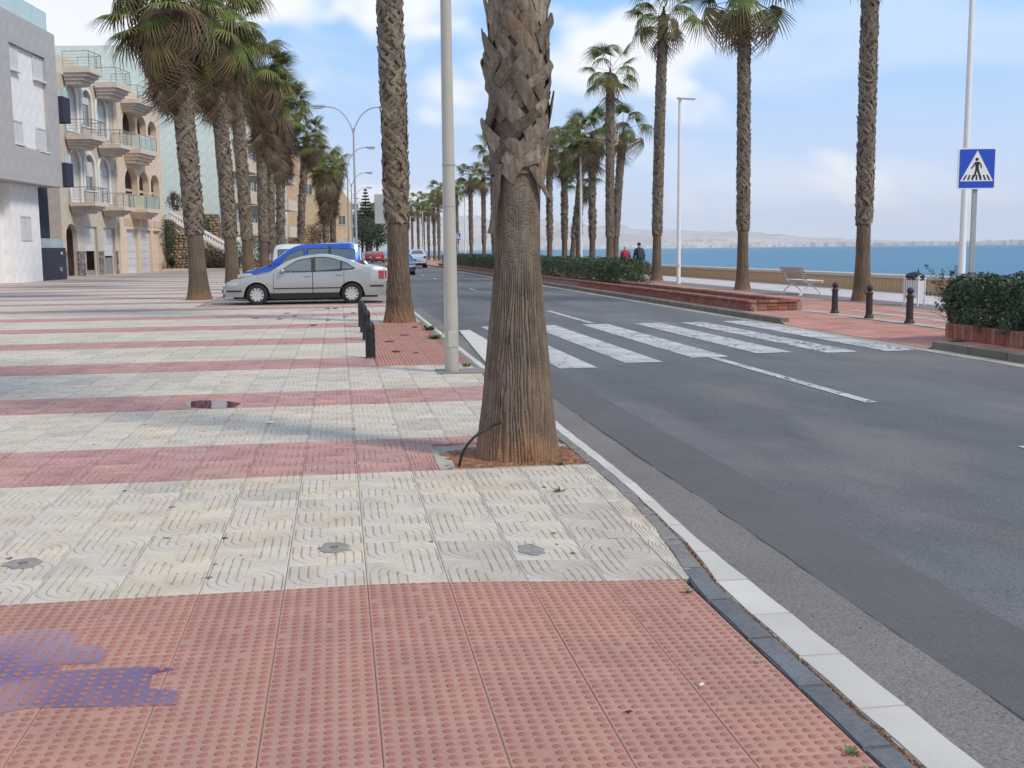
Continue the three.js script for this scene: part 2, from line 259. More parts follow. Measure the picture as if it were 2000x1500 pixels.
const bands = [['cream', -4.95, -7.53, 7], ['red', -7.53, -8.9, 4], ['cream', -8.9, -11.0, 6], ['red', -11.0, -12.2, 3], ['cream', -12.2, -14.6, 6], ['red', -14.6, -15.95, 4]];
{ let z = -15.95; while (z > -31.8) { const e1 = Math.max(-31.9, z - 2.55); bands.push(['cream', z, e1, Math.max(1, Math.round((z - e1) / TS))]); z = e1; if (z <= -31.8) break; const e2 = Math.max(-31.9, z - 1.32); bands.push(['red', z, e2, Math.max(1, Math.round((z - e2) / TS))]); z = e2; } }
const fineTiles = [0, 1, 2].map(s => reliefTile(104, 0.0058, s * 3.7 + 1, s === 2)), midTiles = [0, 1, 2].map(s => reliefTile(56, 0.0055, s * 3.7 + 1, s === 2)), farTile = reliefTile(30, 0.005, 2);
const studs = [1, 2, 3, 4].map(s => studTile(12, 8, s)), studFar = studTile(6);
const rt = rng(31), left = { cream: 300, red: 300 }, farInst = { cream: [], red: [] };
for (const [kind, z0, z1, n] of bands) {
  const dz = (z0 - z1) / n, mats = kind === 'cream' ? creamM : redM;
  for (let r = 0; r < n; r++) {
    const z = z0 - (r + 0.5) * dz, viewL = at(0, 900).x / at(0, 900).z * z - 0.9;
    for (let c = -40; c < 5; c++) {
      let x0 = 0.09 + c * TS, x1 = x0 + TS; if (x0 < -14) continue;
      const edge = z < -7.5 && z > -8.5 ? 0.70 : z < -14.65 && z > -23.3 ? 0.47 : Math.min(1.8, pick(sl, z) + 0.04);     // the palm's pit and the studded red area are cut out
      let e = edge; if (z > -8.42 && z < -7.5) e = 0.69; else if (edge === 0.7) e = Math.min(1.8, pick(sl, z) + 0.04);
      if (x0 > e - 0.06) continue; x1 = Math.min(x1, e); const xm = (x0 + x1) / 2, sx = (x1 - x0) / TS, sz = dz / TS;
      const single = x1 > viewL && z > -15.95 && left[kind] > 0 && x0 > -4.9;
      if (single) {
        left[kind]--; const fine = z > -9, t = mesh(kind === 'cream' ? 'cream_paving_tile' : 'red_paving_tile', (fine ? fineTiles : midTiles)[Math.floor(rt() * 3)], mats[Math.floor(rt() ** 1.5 * mats.length)], paving);
        t.position.set(xm, (rt() - 0.5) * 0.0022 + gy(xm, z), z); t.scale.set(sx, 1, sz); t.rotation.set((rt() - 0.5) * 0.004 - (gy(xm, z + 0.1) - gy(xm, z - 0.1)) / 0.2, 0, (rt() - 0.5) * 0.004 + (gy(xm + 0.1, z) - gy(xm - 0.1, z)) / 0.2);
      } else if (z < -15.9 || x1 > viewL - 3) farInst[kind].push([xm, z, sx, sz, rt(), rt()]);
    }
  }
}
for (const kind of ['cream', 'red']) {
  const L = farInst[kind], im = new THREE.InstancedMesh(farTile, (kind === 'cream' ? creamM : redM)[0], L.length), M = new THREE.Matrix4(); im.name = `distant_${kind}_tiles`; im.castShadow = im.receiveShadow = true;
  L.forEach(([x, z, sx, sz, a, b], i) => { M.compose(V(x, (a - 0.5) * 0.002, z), new THREE.Quaternion(), V(sx, 1, sz)); im.setMatrixAt(i, M); const k = 0.88 + 0.2 * b; im.setColorAt(i, rgb(k, k * 0.99, k * 0.97)); });
  paving.add(stuff(im));
}
// the bands farther off than their tiles can be told apart
{
  let z = -31.9, k = 0; const far = { cream: new MB(), red: new MB() };
  while (z > -150) { const kind = k % 2 ? 'red' : 'cream', d = k % 2 ? 1.32 : 2.55, e = z - d; far[kind].quad([-50, -0.004, z], [-4.02, -0.004, z], [-4.02, -0.004, e], [-50, -0.004, e]); z = e; k++; }
  z = -31.9; let zz = -15.9, kk = 0; while (zz > -31.8) { const d = kk % 2 ? 1.32 : 2.55; far[kk % 2 ? 'red' : 'cream'].quad([-50, -0.006, zz], [-14, -0.006, zz], [-14, -0.006, zz - d], [-50, -0.006, zz - d]); zz -= d; kk++; }
  mesh('far_cream_bands', far.cream.out(), creamM[1], paving); mesh('far_red_bands', far.red.out(), redM[1], paving);
}
// studded warning tiles in front and by the bollards
for (let r = -2; r < 9; r++) for (let c = -9; c < 4; c++) {
  const z = -4.95 + (r + 0.5) * 0.372 , x0 = 0.09 + c * TS, x1 = Math.min(x0 + TS, 1.6); if (z < -4.95 || z > -1.6 || x1 - x0 < 0.05) continue;
  const t = mesh('studded_tile', studs[Math.floor(rt() * 4)], tactM[Math.floor(rt() * 4)], paving); const xm = (x0 + x1) / 2; t.position.set(xm, (rt() - 0.5) * 0.002 + gy(xm, z), z); t.scale.set((x1 - x0) / TS, 1, 0.372 / TS); t.rotation.set((rt() - 0.5) * 0.004, 0, (rt() - 0.5) * 0.004 + (gy(xm + 0.1, z) - gy(xm - 0.1, z)) / 0.2);
}
for (let r = 0; r < 23; r++) for (let c = 0; c < 4; c++) {
  const z = -14.67 - (r + 0.5) * TS, x0 = 0.48 + c * TS, x1 = Math.min(x0 + TS, 1.72); if (x1 - x0 < 0.05) continue;
  const t = mesh('studded_tile', studFar, tactM[Math.floor(rt() * 4)], paving); t.position.set((x0 + x1) / 2, (rt() - 0.5) * 0.002, z); t.scale.set((x1 - x0) / TS, 1, 1);
}
// cement patches with a bolt hole in the middle
const mCement = std({ color: rgb(0.33, 0.31, 0.285), map: T.fine, bumpMap: T.bumpFine, bumpScale: 0.003, roughness: 0.95 });
[[653, 1070, 0.075, 0.1], [1037, 1063, 0.065, 0.1], [45, 1101, 0.085, 0.09]].forEach(([u, v, a, b], k) => {
  const c = at(u, v), m = new MB(), pts = [], n = 22; for (let i = 0; i < n; i++) { const A = i / n * Math.PI * 2, q = 0.8 + 0.4 * noise(i * 0.9 + k * 7, 3); pts.push([Math.cos(A) * a * q, -Math.sin(A) * b * q]); }
  m.prism(pts.reverse(), -0.02, 0.0035); const p = mesh('cement_patch', m.out(), mCement, paving); p.position.set(c.x, gy(c.x, c.z), c.z); p.rotation.z = (gy(c.x + 0.1, c.z) - gy(c.x - 0.1, c.z)) / 0.2;
  if (k !== 1) { const g = new THREE.TorusGeometry(0.018, 0.004, 5, 14); g.rotateX(Math.PI / 2); mesh('bolt_hole', g, std({ color: rgb(0.2, 0.1, 0.06) }), p).position.y = 0.004; }
});
// old chewing gum and grime spots trodden into the tiles
{ const m = new MB(), r = rng(19); for (let i = 0; i < 60; i++) { const z = -5.2 - r() ** 1.3 * 9, x = lerp(z * 0.3, 1.4, r()), a = 0.006 + r() * 0.012, n = 9, y = gy(x, z) + 0.0046, k = 0.6 + r() * 0.8; m.col = [0.13 * k, 0.115 * k, 0.1 * k]; for (let q = 0; q < n; q++) { const P = t => { const A = t / n * 6.283, w = a * (0.75 + 0.5 * noise(t % n + i * 3, 2)); return [x + Math.cos(A) * w, y - 0.003, z + Math.sin(A) * w]; }; m.tri([x, y, z], P(q + 1), P(q)); } } stuff(mesh('grime_spots', m.out(), vmat({ roughness: 0.9 }), paving)); }
// puddles: the studs stand out of the water
const mWater = phys({ color: rgb(0.78, 0.62, 0.78), roughness: 0.015, transmission: 1, thickness: 0, ior: 1.5 });
function puddle(poly, y, label) { const m = new MB(); m.prism(poly.map(([u, v]) => { const p = at(u, v); return [p.x, p.z]; }), y - 0.0015, y); const o = mesh('puddle', m.out(), mWater); o.userData = { kind: 'structure', label, category: 'puddle' }; }
puddle([[-260, 1240], [-20, 1244], [80, 1228], [150, 1236], [142, 1262], [196, 1258], [212, 1280], [190, 1296], [112, 1300], [122, 1312], [190, 1306], [302, 1304], [352, 1306], [298, 1318], [292, 1346], [352, 1350], [344, 1378], [250, 1380], [60, 1384], [-30, 1400], [-300, 1420]], 0.0030, 'shallow puddle among the studs of the red warning tiles');
puddle([[362, 786], [392, 782], [440, 783], [470, 788], [456, 796], [410, 798], [366, 796]], 0.0022, 'small puddle in a worn red paving band');
// ---------------------------------------------------------------- kerbs and road markings
const mKerb = std({ color: rgb(0.55, 0.525, 0.475), map: T.plaster, bumpMap: T.bumpFine, bumpScale: 0.0012, roughness: 0.85 });
const mKerb2 = std({ color: rgb(0.5, 0.475, 0.43), map: shifted(T.plaster, 0.3, 0.6, 1), bumpMap: T.bumpFine, bumpScale: 0.0012, roughness: 0.85 });
const mSlate = std({ color: rgb(0.15, 0.155, 0.16), map: T.fine, bumpMap: T.bumpFine, bumpScale: 0.001, roughness: 0.7 });
const mSlate2 = std({ color: rgb(0.25, 0.232, 0.205), map: shifted(T.fine, 0.4, 0.2), bumpMap: T.bumpFine, bumpScale: 0.001, roughness: 0.75 });
const soilTex = tex(512, (u, v) => { const n = fbm(u * 10, v * 10, 6, 10), f = noise(u * 120, v * 120, 120); const k = (n - 0.5) * 90 + (f - 0.5) * 60; return [150 + k, 104 + k * 0.85, 76 + k * 0.7]; });
const mSoil = std({ map: shifted(soilTex, 0, 0, 0, 1.6), bumpMap: shifted(T.bumpFine, 0, 0, 0, 1.5), bumpScale: 0.02, roughness: 1 });
function kerbStone(name, poly, y0, y1, m, parent) { const b = new MB(); b.prism(poly, y0, y1 - 0.006); const c = poly.reduce((s, p) => [s[0] + p[0] / poly.length, s[1] + p[1] / poly.length], [0, 0]); const ins = poly.map(p => { const d = Math.hypot(p[0] - c[0], p[1] - c[1]); return [p[0] + (c[0] - p[0]) / d * 0.008, p[1] + (c[1] - p[1]) / d * 0.008]; }); b.prism(ins, y1 - 0.012, y1); for (let i = 0; i < b.p.length; i += 3) b.p[i + 1] += gy(1.74, b.p[i + 2]); return mesh(name, b.out(), m, parent); }
const kerb = struct('kerb', sheet(1.5, 1.86, 2, -230, 2, 60, -0.11), mSoil, 'pale kerb with a dark concrete edging along the promenade');
{
  const r = rng(8); let z = -0.9, i = 0;
  while (z > -31) { const d = z > -13.5 ? 0.5 : 0.98, e = z - d + 0.005; const pts = [[pick(wl, z), z], [pick(wr, z), z], [pick(wr, (z + e) / 2), (z + e) / 2], [pick(wr, e), e], [pick(wl, e), e], [pick(wl, (z + e) / 2), (z + e) / 2]]; kerbStone('kerb_stone', pts, -0.16, -0.004 + (r() - 0.5) * 0.004, r() > 0.5 ? mKerb : mKerb2, kerb); z -= d; i++; }
  z = -0.6; while (z > -31) { const d = z > -9 ? 0.5 : 1.6, e = z - d + 0.008, q = (z + e) / 2; kerbStone('edging_stone', [[pick(sl, z), z], [pick(sr, z), z], [pick(sr, q), q], [pick(sr, e), e], [pick(sl, e), e], [pick(sl, q), q]], -0.14, 0.005 + (r() - 0.5) * 0.003, z > -5 ? mSlate : mSlate2, kerb); z -= d; }
}
// crumbs of earth in the gap between edging and kerb
{ const m = new MB(), r = rng(61); for (let i = 0; i < 700; i++) { const z = -1.5 - r() * 5; const x = pick(sr, z) + r() * (pick(wl, z) - pick(sr, z)); const s = 0.003 + r() * 0.009, k = 0.5 + r(); m.col = [0.24 * k, 0.14 * k, 0.085 * k]; m.geo(new THREE.TetrahedronGeometry(s, 0), new THREE.Matrix4().makeTranslation(x, -0.014 + r() * 0.01 + gy(1.7, z), z)); } stuff(mesh('earth_crumbs', m.out(), vmat({ roughness: 1 }), kerb)); mesh('earth_fill', new MB().prism([[1.66, -1], [1.75, -1], [1.75, -4.9], [1.68, -4.9]].reverse(), -0.12, -0.075).prism([[1.68, -4.9], [1.75, -4.9], [1.83, -5.7], [1.74, -5.7]].reverse(), -0.12, -0.075).out(), mSoil, kerb); }
// the right hand kerb
const kerbR = struct('sea_side_kerb', sheet(9.12, 9.5, 2, -300, 1, 40, -0.12), mSoil, 'weathered brown kerb on the sea side of the road');
const mKerbB = [0, 1].map(i => std({ color: rgb(...[[0.19, 0.16, 0.13], [0.22, 0.185, 0.15]][i]), map: shifted(T.fine, i * 0.4, 0.1), bumpMap: T.bumpFine, bumpScale: 0.003, roughness: 0.95 }));
const XR = 9.17;
for (let z = -2, i = 0; z > -60; z -= 1, i++) {
  if (z - 0.5 < -16.4 && z - 0.5 > -22.2) continue; const near = z - 0.5 > -17 || z - 0.5 < -21.6;
  const h0 = z === -16 ? -0.03 : 0.02, b = new MB(); b.box(XR + 0.09, (0.02 + ROAD - 0.05) / 2, z - 0.5, 0.18, 0.02 - ROAD + 0.05, 0.99); mesh('kerb_stone', b.out(), mKerbB[i % 2], kerbR);
}
mesh('far_kerb', new MB().box(XR + 0.09, -0.065, -180, 0.18, 0.17, 239.9).out(), mKerbB[0], kerbR);
struct('sea_side_gutter', ragged(8.88, 9.18, 4, -300, ROAD + 0.006, 21, 0.05, z => { const k = 0.42 * (0.8 + 0.4 * fbm(z * 0.7, 2, 4)); return [k, k * 0.94, k * 0.8]; }), vmat({ map: T.fine, roughness: 0.9 }), 'pale concrete gutter at the foot of the brown kerb');
// worn paint: real holes in a thin layer
function worn(x0, x1, z0, z1, y, wear, seed, cell = 0.05) {
  const m = new MB(), nx = Math.max(2, Math.round((x1 - x0) / cell)), nz = Math.max(2, Math.round((z0 - z1) / (cell * 1.2)));
  for (let j = 0; j < nz; j++) for (let i = 0; i < nx; i++) {
    const a = lerp(x0, x1, i / nx), b = lerp(x0, x1, (i + 1) / nx), c = lerp(z0, z1, j / nz), d = lerp(z0, z1, (j + 1) / nz);
    const n = fbm(a * 9 + seed, c * 6, 5) * 0.5 + noise(a * 53, c * 53 + seed) * 0.5; if (n < wear(a, c)) continue;
    const k = 0.4 + 0.22 * fbm(a * 3, c * 3 + seed, 3); m.quad([a, y, c], [b, y, c], [b, y, d], [a, y, d], [k, k * 1.0, k * 0.99]);
  }
  return m.out();
}
const mPaint = vmat({ map: T.fine, roughness: 0.7 });
function marking(name, g, label, group) { const o = mesh(name, g, mPaint); o.userData = { kind: 'structure', label, category: 'marking', group }; return o; }
const crossL = 'white bars of the zebra crossing';
[[2.94, 3.46, -14.6, 0.24], [3.98, 4.54, -15.1, 0.25], [5.12, 5.7, -15.6, 0.29], [6.28, 6.88, -16.0, 0.32], [7.32, 7.86, -15.8, 0.36]].forEach(([a, b, z, w], i) => marking('crossing_bar', worn(a, b, z, -23.1, ROAD + 0.006, () => w, i * 13), ['white zebra crossing bar next to the palm side kerb', 'white zebra crossing bar, second from the palm side kerb', 'white zebra crossing bar that the lane line runs into', 'scuffed white zebra crossing bar, second from the brown kerb', 'most worn white zebra crossing bar, beside the cream strip'][i], crossL));
marking('crossing_strip', worn(8.3, 8.86, -15.8, -23.2, ROAD + 0.007, (x, z) => z > -17.3 ? 0.36 : 0.25, 90), 'cream strip of the crossing against the brown kerb', crossL);
marking('lane_line', worn(5.36, 5.5, -10.6, -15.55, ROAD + 0.0065, () => 0.28, 3, 0.035), 'long white lane line on the near side of the crossing');
marking('lane_line', worn(5.36, 5.5, -23.4, -28.5, ROAD + 0.0065, () => 0.28, 5), 'white lane line just beyond the zebra crossing');
marking('lane_line', worn(5.36, 5.5, -4.2, -8.0, ROAD + 0.0065, () => 0.3, 9, 0.035), 'white lane line before the gap, near the hedge planter');
[[-44, -46], [-53, -55], [-62, -64], [-71, -73]].forEach(([a, b], i) => marking('lane_dash', worn(5.36, 5.5, a, b, ROAD + 0.0065, () => 0.25, 20 + i), 'short white dash of the broken lane line far along the road', 'broken lane line'));
// white slabs of the dropped kerb at the crossing
{ const slab = struct('dropped_kerb_apron', new MB().prism([at(897, 648, ROAD), at(917, 647, ROAD), at(960, 672, ROAD), at(1010, 705, ROAD), at(960, 725, ROAD)].map(p => [p.x, p.z]), ROAD - 0.02, ROAD + 0.03).out(), mKerb, 'pale stone apron of the dropped kerb behind the lamp post'); }
// ---------------------------------------------------------------- the sea side: red paving, grey walk, low wall
const seaTex = tex(512, (u, v) => { const n = fbm(u * 6, v * 6, 6, 6), f = noise(u * 150, v * 150, 150), g = Math.min(((u * 8) % 1), ((v * 8) % 1)) < 0.05 ? -22 : 0; const k = (n - 0.5) * 50 + (f - 0.5) * 22 + g; return [172 + k, 122 + k, 106 + k]; });
const mSeaRed = std({ map: shifted(seaTex, 0, 0, 0, 0.4), roughness: 0.85, bumpMap: T.bumpFine, bumpScale: 0.001 });
const greyTex = tex(512, (u, v) => { const n = fbm(u * 6, v * 6, 6, 6), f = noise(u * 150, v * 150, 150), g = Math.min(((u * 5) % 1), ((v * 5) % 1)) < 0.05 ? -26 : 0; const k = (n - 0.5) * 40 + (f - 0.5) * 18 + g; return [188 + k, 180 + k, 178 + k]; });
const mSeaGrey = std({ map: shifted(greyTex, 0, 0, 0, 0.4), roughness: 0.8 });
const seaRed = new MB().prism([[9.35, 6], [14.9, 6], [14.9, -15.9], [11.0, -15.9], [9.35, -15.9]].reverse(), -0.3, 0).prism([[11.0, -15.9], [14.9, -15.9], [14.9, -22.9], [11.0, -22.9]].reverse(), -0.3, 0).prism([[9.35, -22.9], [14.9, -22.9], [14.9, -300], [9.35, -300]].reverse(), -0.3, 0);
seaRed.quad([9.1, ROAD + 0.012, -16.0], [11.0, 0, -16.4], [11.0, 0, -22.4], [9.1, ROAD + 0.012, -21.6]); seaRed.tri([9.1, ROAD + 0.012, -16.0], [9.35, 0, -15.9], [11, 0, -16.4]).tri([9.35, 0, -15.9], [11, 0, -15.9], [11, 0, -16.4]).tri([9.1, ROAD + 0.012, -21.6], [11, 0, -22.4], [9.35, 0, -22.9]).tri([11, 0, -22.4], [11, 0, -22.9], [9.35, 0, -22.9]);
struct('sea_side_pavement', seaRed.out(), mSeaRed, 'red paving between the road and the sea wall, dropped at the crossing');
struct('sea_walk', new MB().prism([[14.9, 6], [18.1, 6], [18.1, -300], [14.9, -300]].reverse(), -0.3, -0.004).out(), mSeaGrey, 'pale grey walk beside the low sea wall');
struct('dark_paving_strip', new MB().prism([[13.75, 6], [14.95, 6], [14.95, -300], [13.75, -300]].reverse(), -0.02, 0.005).out(), std({ color: rgb(0.22, 0.195, 0.18), map: T.fine, roughness: 0.9 }), 'dark paved strip that the sea side palms stand in');
[[10.86, 11.2, -15.95, -25.2], [11.85, 12.15, -17, -24.6], [12.75, 13.05, -17, -24.3]].forEach(([a, b, c, d], i) => struct('cream_paving_strip', worn(a, b, c, d, 0.0055, () => 0.16, 70 + i, 0.06), vmat({ color: rgb(0.95, 0.9, 0.78), map: T.fine, roughness: 0.8 }), ['cream strip of paving that the iron bollards stand on', 'cream strip of paving just behind the iron bollards', 'cream strip of paving beside the litter bins'][i]));
{ // low wall of ochre render with streaks, in cast lengths
  const wt = tex(512, (u, v) => { const n = fbm(u * 7, v * 4, 5, 1), st = fbm(u * 34, v * 2, 3, 2), k = (n - 0.5) * 46 + (st - 0.5) * 60; return [186 + k, 152 + k * 0.92, 116 + k * 0.8]; });
  const m1 = std({ map: shifted(wt, 0, 0, 0, 0.25), roughness: 0.95, bumpMap: T.bumpFine, bumpScale: 0.004 }), m2 = paint([0.55, 0.47, 0.38]);
  const w = thing('sea_wall', 'low ochre rendered wall between the walk and the sea', 'wall', V(18.3, 0, 0));
  for (let z = 0; z > -240; z -= 6) { const b = new MB(); b.box(0, 0.22 - 0.9, z - 3, 0.42, 2.24, 5.985); mesh('wall_section', b.out(), m1, w); mesh('coping', new RoundedBoxGeometry(0.56, 0.12, 5.99, 2, 0.03).translate(0, 0.5, z - 3), m2, w); }
}
// ---------------------------------------------------------------- fan palms
const barkTex = tex(512, (u, v) => { const w = fbm(u * 6, v * 3, 3, 3) * 0.6, s = fbm(u * 40 + w * 8, v * 4, 4, 4), h = fbm(u * 8, v * 60, 3, 4); const k = (s - 0.5) * 110 + (h - 0.5) * 34; return [196 + k, 190 + k, 182 + k]; });
const mBarkNear = vmat({ roughness: 0.95, map: shifted(T.fine, 0, 0, 0, 2), bumpMap: shifted(T.bumpFine, 0, 0, 0, 2), bumpScale: 0.003 });
const mBark = vmat({ roughness: 0.95, map: barkTex, bumpMap: barkTex, bumpScale: 0.012 });
const mBoot = [0, 1, 2, 3].map(i => vmat({ color: rgb(...[[1, 1, 1], [0.8, 0.78, 0.76], [1.12, 1.1, 1.08], [0.92, 0.82, 0.74]][i]), roughness: 0.9, map: shifted(barkTex, i * 0.3, 0, 0, 2), bumpMap: barkTex, bumpScale: 0.004 }));
const mFrond = vmat({ roughness: 0.72, side: THREE.DoubleSide }), mDead = vmat({ roughness: 0.9, side: THREE.DoubleSide });
// the smooth foot of a trunk: corky ridges with long fissures, cross cracks higher up
function barkFoot(rad, h, NA, NH, axis, seed, cut = 1) {
  const pos = [], col = [], uv = [], idx = [];
  for (let j = 0; j <= NH; j++) for (let i = 0; i <= NA; i++) {
    const y = j / NH * h, A = i / NA * Math.PI * 2, R = rad(y), per = 64, a = i / NA * per;
    const wob = (noise(a * 0.45 + seed, y * 2.2, 0) - 0.5) * 2.0 + (noise(a * 1.3, y * 7 + seed) - 0.5) * 0.8;
    const wrap = i === NA ? 0 : i, aa = wrap / NA * per;
    const f1 = Math.abs(((aa + wob * Math.sin(Math.PI * wrap / NA) ** 0.3 + 1000) % 1) - 0.5) * 2;           // 0 in a fissure
    const up = sstep(1.25, 1.75, y + (noise(A * 2, 3 + seed) - 0.5) * 0.5);
    const fis = (1 - sstep(0.06, 0.5, f1)) * lerp(1, 0.18, up) * (0.55 + 0.6 * noise(aa * 0.5 + 7, y * 3));
    const yy = y * 46 + (noise(aa * 0.5, y * 9 + 3) - 0.5) * 2.4; const hc = 1 - sstep(0.05, 0.34, Math.abs((yy % 1) - 0.5) * 2), hw = hc * sstep(0.42, 0.62, noise(aa * 0.6 + 9, y * 30)) * lerp(0.16, 0.62, up);
    const lump = (fbm(aa * 0.25 + seed, y * 3, 3) - 0.5) * 0.02, d = (fis * 0.018 + hw * 0.014) * cut;
    const r = R + lump * Math.sin(Math.PI * wrap / NA) - d, c = axis(y);
    pos.push(c[0] + Math.cos(A) * r, y, c[1] + Math.sin(A) * r); uv.push(A * R, y);
    const n = fbm(aa * 0.6, y * 5 + seed, 4), g = fbm(aa * 0.12 + 3, y * 0.8, 3), soil = sstep(0.36, 0.02, y + (fbm(aa * 0.4, y * 4, 4) - 0.5) * 0.5);   // reddish earth splashed on the foot
    const bk = [lerp(0.14, 0.26, n), lerp(0.096, 0.19, n), lerp(0.066, 0.138, n)], gy = [lerp(0.145, 0.265, n), lerp(0.122, 0.226, n), lerp(0.098, 0.185, n)], t = clamp(0.05 + (g - 0.4) * 1.6);
    col.push(...[0, 1, 2].map(k => lerp(lerp(bk[k], gy[k], t), [0.34, 0.18, 0.1][k], soil * 0.75)));
  }
  for (let j = 0; j < NH; j++) for (let i = 0; i < NA; i++) { const a = j * (NA + 1) + i; idx.push(a, a + NA + 1, a + 1, a + 1, a + NA + 1, a + NA + 2); }
  const g = new THREE.BufferGeometry(); g.setAttribute('position', new THREE.Float32BufferAttribute(pos, 3)); g.setAttribute('color', new THREE.Float32BufferAttribute(col, 3)); g.setAttribute('uv', new THREE.Float32BufferAttribute(uv, 2)); g.setIndex(idx); g.computeVertexNormals(); return g.toNonIndexed();
}
// one old leaf base: a flat strap that runs up and across the trunk and stands off at its cut end
function bootGeo(R, lenY, sweep, w0, w1, lift, seed, n = 5, fr = 0.025) {
  const m = new MB(), r = rng(seed), L = [], fray = [0, 1, 2].map(() => (r() - 0.3) * fr);
  for (let i = 0; i <= n; i++) {
    const s = i / n, A = sweep * s, y = lenY * s, w = lerp(w0, w1, s) * (0.9 + 0.2 * r()), rr = R + 0.012 + lift * Math.pow(s, 1.7) + (r() - 0.5) * 0.006;
    const tx = Math.cos(A), tz = Math.sin(A), sl = Math.hypot(sweep * R, lenY), ux = -lenY / sl, uy = sweep * R / sl;      // sideways in the trunk's surface
    const P = (k, lft) => { const B = A + ux * k * w / rr, e = i === n ? fray[k < -0.2 ? 0 : k > 0.2 ? 2 : 1] : 0; const q = rr + lft; return [Math.cos(B) * q, y + uy * k * w + e, Math.sin(B) * q]; };
    L.push([P(-0.5, 0), P(-0.18, 0.006), P(0.2, 0.007), P(0.5, 0), P(0.48, -0.007), P(-0.48, -0.007)]);
  }
  const k0 = 0.75 + r() * 0.5, base = [0.285 * k0, 0.245 * k0, 0.203 * k0];
  for (let i = 0; i < n; i++) for (let k = 0; k < 6; k++) { const b = (k + 1) % 6, q = 0.85 + 0.35 * r(), edge = k === 3 || k === 5 ? 0.7 : 1; m.quad(L[i][k], L[i + 1][k], L[i + 1][b], L[i][b], base.map((c, z) => c * q * edge * (z === 0 ? 1 : 1))); }
  m.quad(L[n][0], L[n][5], L[n][4], L[n][3], [0.12, 0.085, 0.06]).quad(L[n][0], L[n][3], L[n][2], L[n][1], [0.13, 0.09, 0.06]);
  return m.out();
}
// a fan leaf, its stalk along +x, its upper face up
function frondGeo(seed, o) {
  const m = new MB(), r = rng(seed), { stalk = 1.05, size = 0.82, open = 2.15, n = 28, droop = 0.4, tip = 0.5, c0, c1, c2, sag = 0.12, bend = -0.35 } = o;
  const tw = 0.012; let hub = [stalk, -sag, 0];
  for (let i = 0; i < 3; i++) { const a = i / 3, b = (i + 1) / 3, A = [stalk * a, -sag * a * a, 0], B = [stalk * b, -sag * b * b, 0]; for (const [s, t] of [[-1, 1]]) { m.quad([A[0], A[1], -tw], [B[0], B[1], -tw * 0.8], [B[0], B[1], tw * 0.8], [A[0], A[1], tw], o.cs || c1); m.quad([A[0], A[1], -tw], [A[0], A[1] - tw * 1.4, 0], [B[0], B[1] - tw * 1.4, 0], [B[0], B[1], -tw], o.cs || c1); m.quad([A[0], A[1] - tw * 1.4, 0], [A[0], A[1], tw], [B[0], B[1], tw], [B[0], B[1] - tw * 1.4, 0], o.cs || c1); } }
  const cb = Math.cos(bend), sb = Math.sin(bend);
  const at3 = (phi, q, lat, up) => { const len = size * (0.78 + 0.22 * Math.cos(phi * 0.8)), x = Math.cos(phi) * q * len - Math.sin(phi) * lat, z = Math.sin(phi) * q * len + Math.cos(phi) * lat; const dr = droop * q * q * len + 0.1 * Math.abs(Math.sin(phi)) * q; const y = up - dr; return [hub[0] + x * cb - y * sb, hub[1] + x * sb + y * cb, z]; };
  for (let i = 0; i < n; i++) {
    const phi = lerp(-open, open, (i + 0.5) / n) + (r() - 0.5) * 0.03, hw = open / n, miss = r() < (o.loss || 0); if (miss) continue;
    const f = 0.43 + r() * 0.1, wm = hw * f * size * 0.95, q2 = 0.74 + r() * 0.1, tl = (1.0 + r() * 0.2), k = 0.78 + r() * 0.44, C = (c, j = 1) => c.map(x => x * k * j), fold = wm * 0.55;
    const b = at3(phi, 0.03, 0, 0), m1 = at3(phi, f, -wm, 0), mc = at3(phi, f, 0, fold), m2 = at3(phi, f, wm, 0), w2 = wm * 0.72;
    const d2 = tip * 0.25 * r(), d3 = tip * (0.35 + 0.6 * r()) * size * 0.5; const t1 = at3(phi, q2, -w2, -d2 * size * 0.5), t2 = at3(phi, q2, w2, -d2 * size * 0.5), tt = at3(phi + (r() - 0.5) * 0.12, tl, 0, -d3);
    m.tri(b, m1, mc, C(c0)).tri(b, mc, m2, C(c0, 0.86)).quad(m1, t1, t2, mc, C(c1)).tri(mc, t2, m2, C(c1, 0.86)).tri(t1, tt, t2, C(c2));
  }
  return m.out();
}
const green = (s, o = {}) => frondGeo(s, { c0: [0.08, 0.128, 0.02], c1: [0.112, 0.152, 0.024], c2: [0.175, 0.16, 0.045], cs: [0.11, 0.12, 0.035], ...o });
const FR = {
  live: [green(1), green(2, { droop: 0.25, bend: -0.2 }), green(3, { droop: 0.55, bend: -0.5, tip: 0.9 }), green(4, { size: 0.85, droop: 0.15, open: 1.9, bend: -0.05, tip: 0.25 }), green(12, { droop: 0.7, bend: -0.7, tip: 1.1, c0: [0.07, 0.088, 0.02], c1: [0.125, 0.125, 0.028], c2: [0.17, 0.13, 0.05] })],
  old: [green(5, { c0: [0.13, 0.125, 0.03], c1: [0.19, 0.15, 0.045], c2: [0.2, 0.13, 0.06], droop: 0.8, tip: 1.2, bend: -0.6 }), green(6, { c0: [0.1, 0.1, 0.03], c1: [0.17, 0.115, 0.05], c2: [0.16, 0.095, 0.055], droop: 1.0, tip: 1.2, bend: -0.8, loss: 0.1 })],
  dead: [[0.2, 0.145, 0.092], [0.14, 0.095, 0.058], [0.26, 0.2, 0.135], [0.11, 0.072, 0.046]].map((c, i) => frondGeo(20 + i, { stalk: 0.75, size: 1.05, open: 0.75 + 0.25 * (i % 2), n: 20, droop: 0.25, tip: 0.8, loss: 0.16, c0: c, c1: c.map(x => x * 0.9), c2: c.map(x => x * 1.15), cs: c.map(x => x * 1.1), bend: -0.2 })),
};
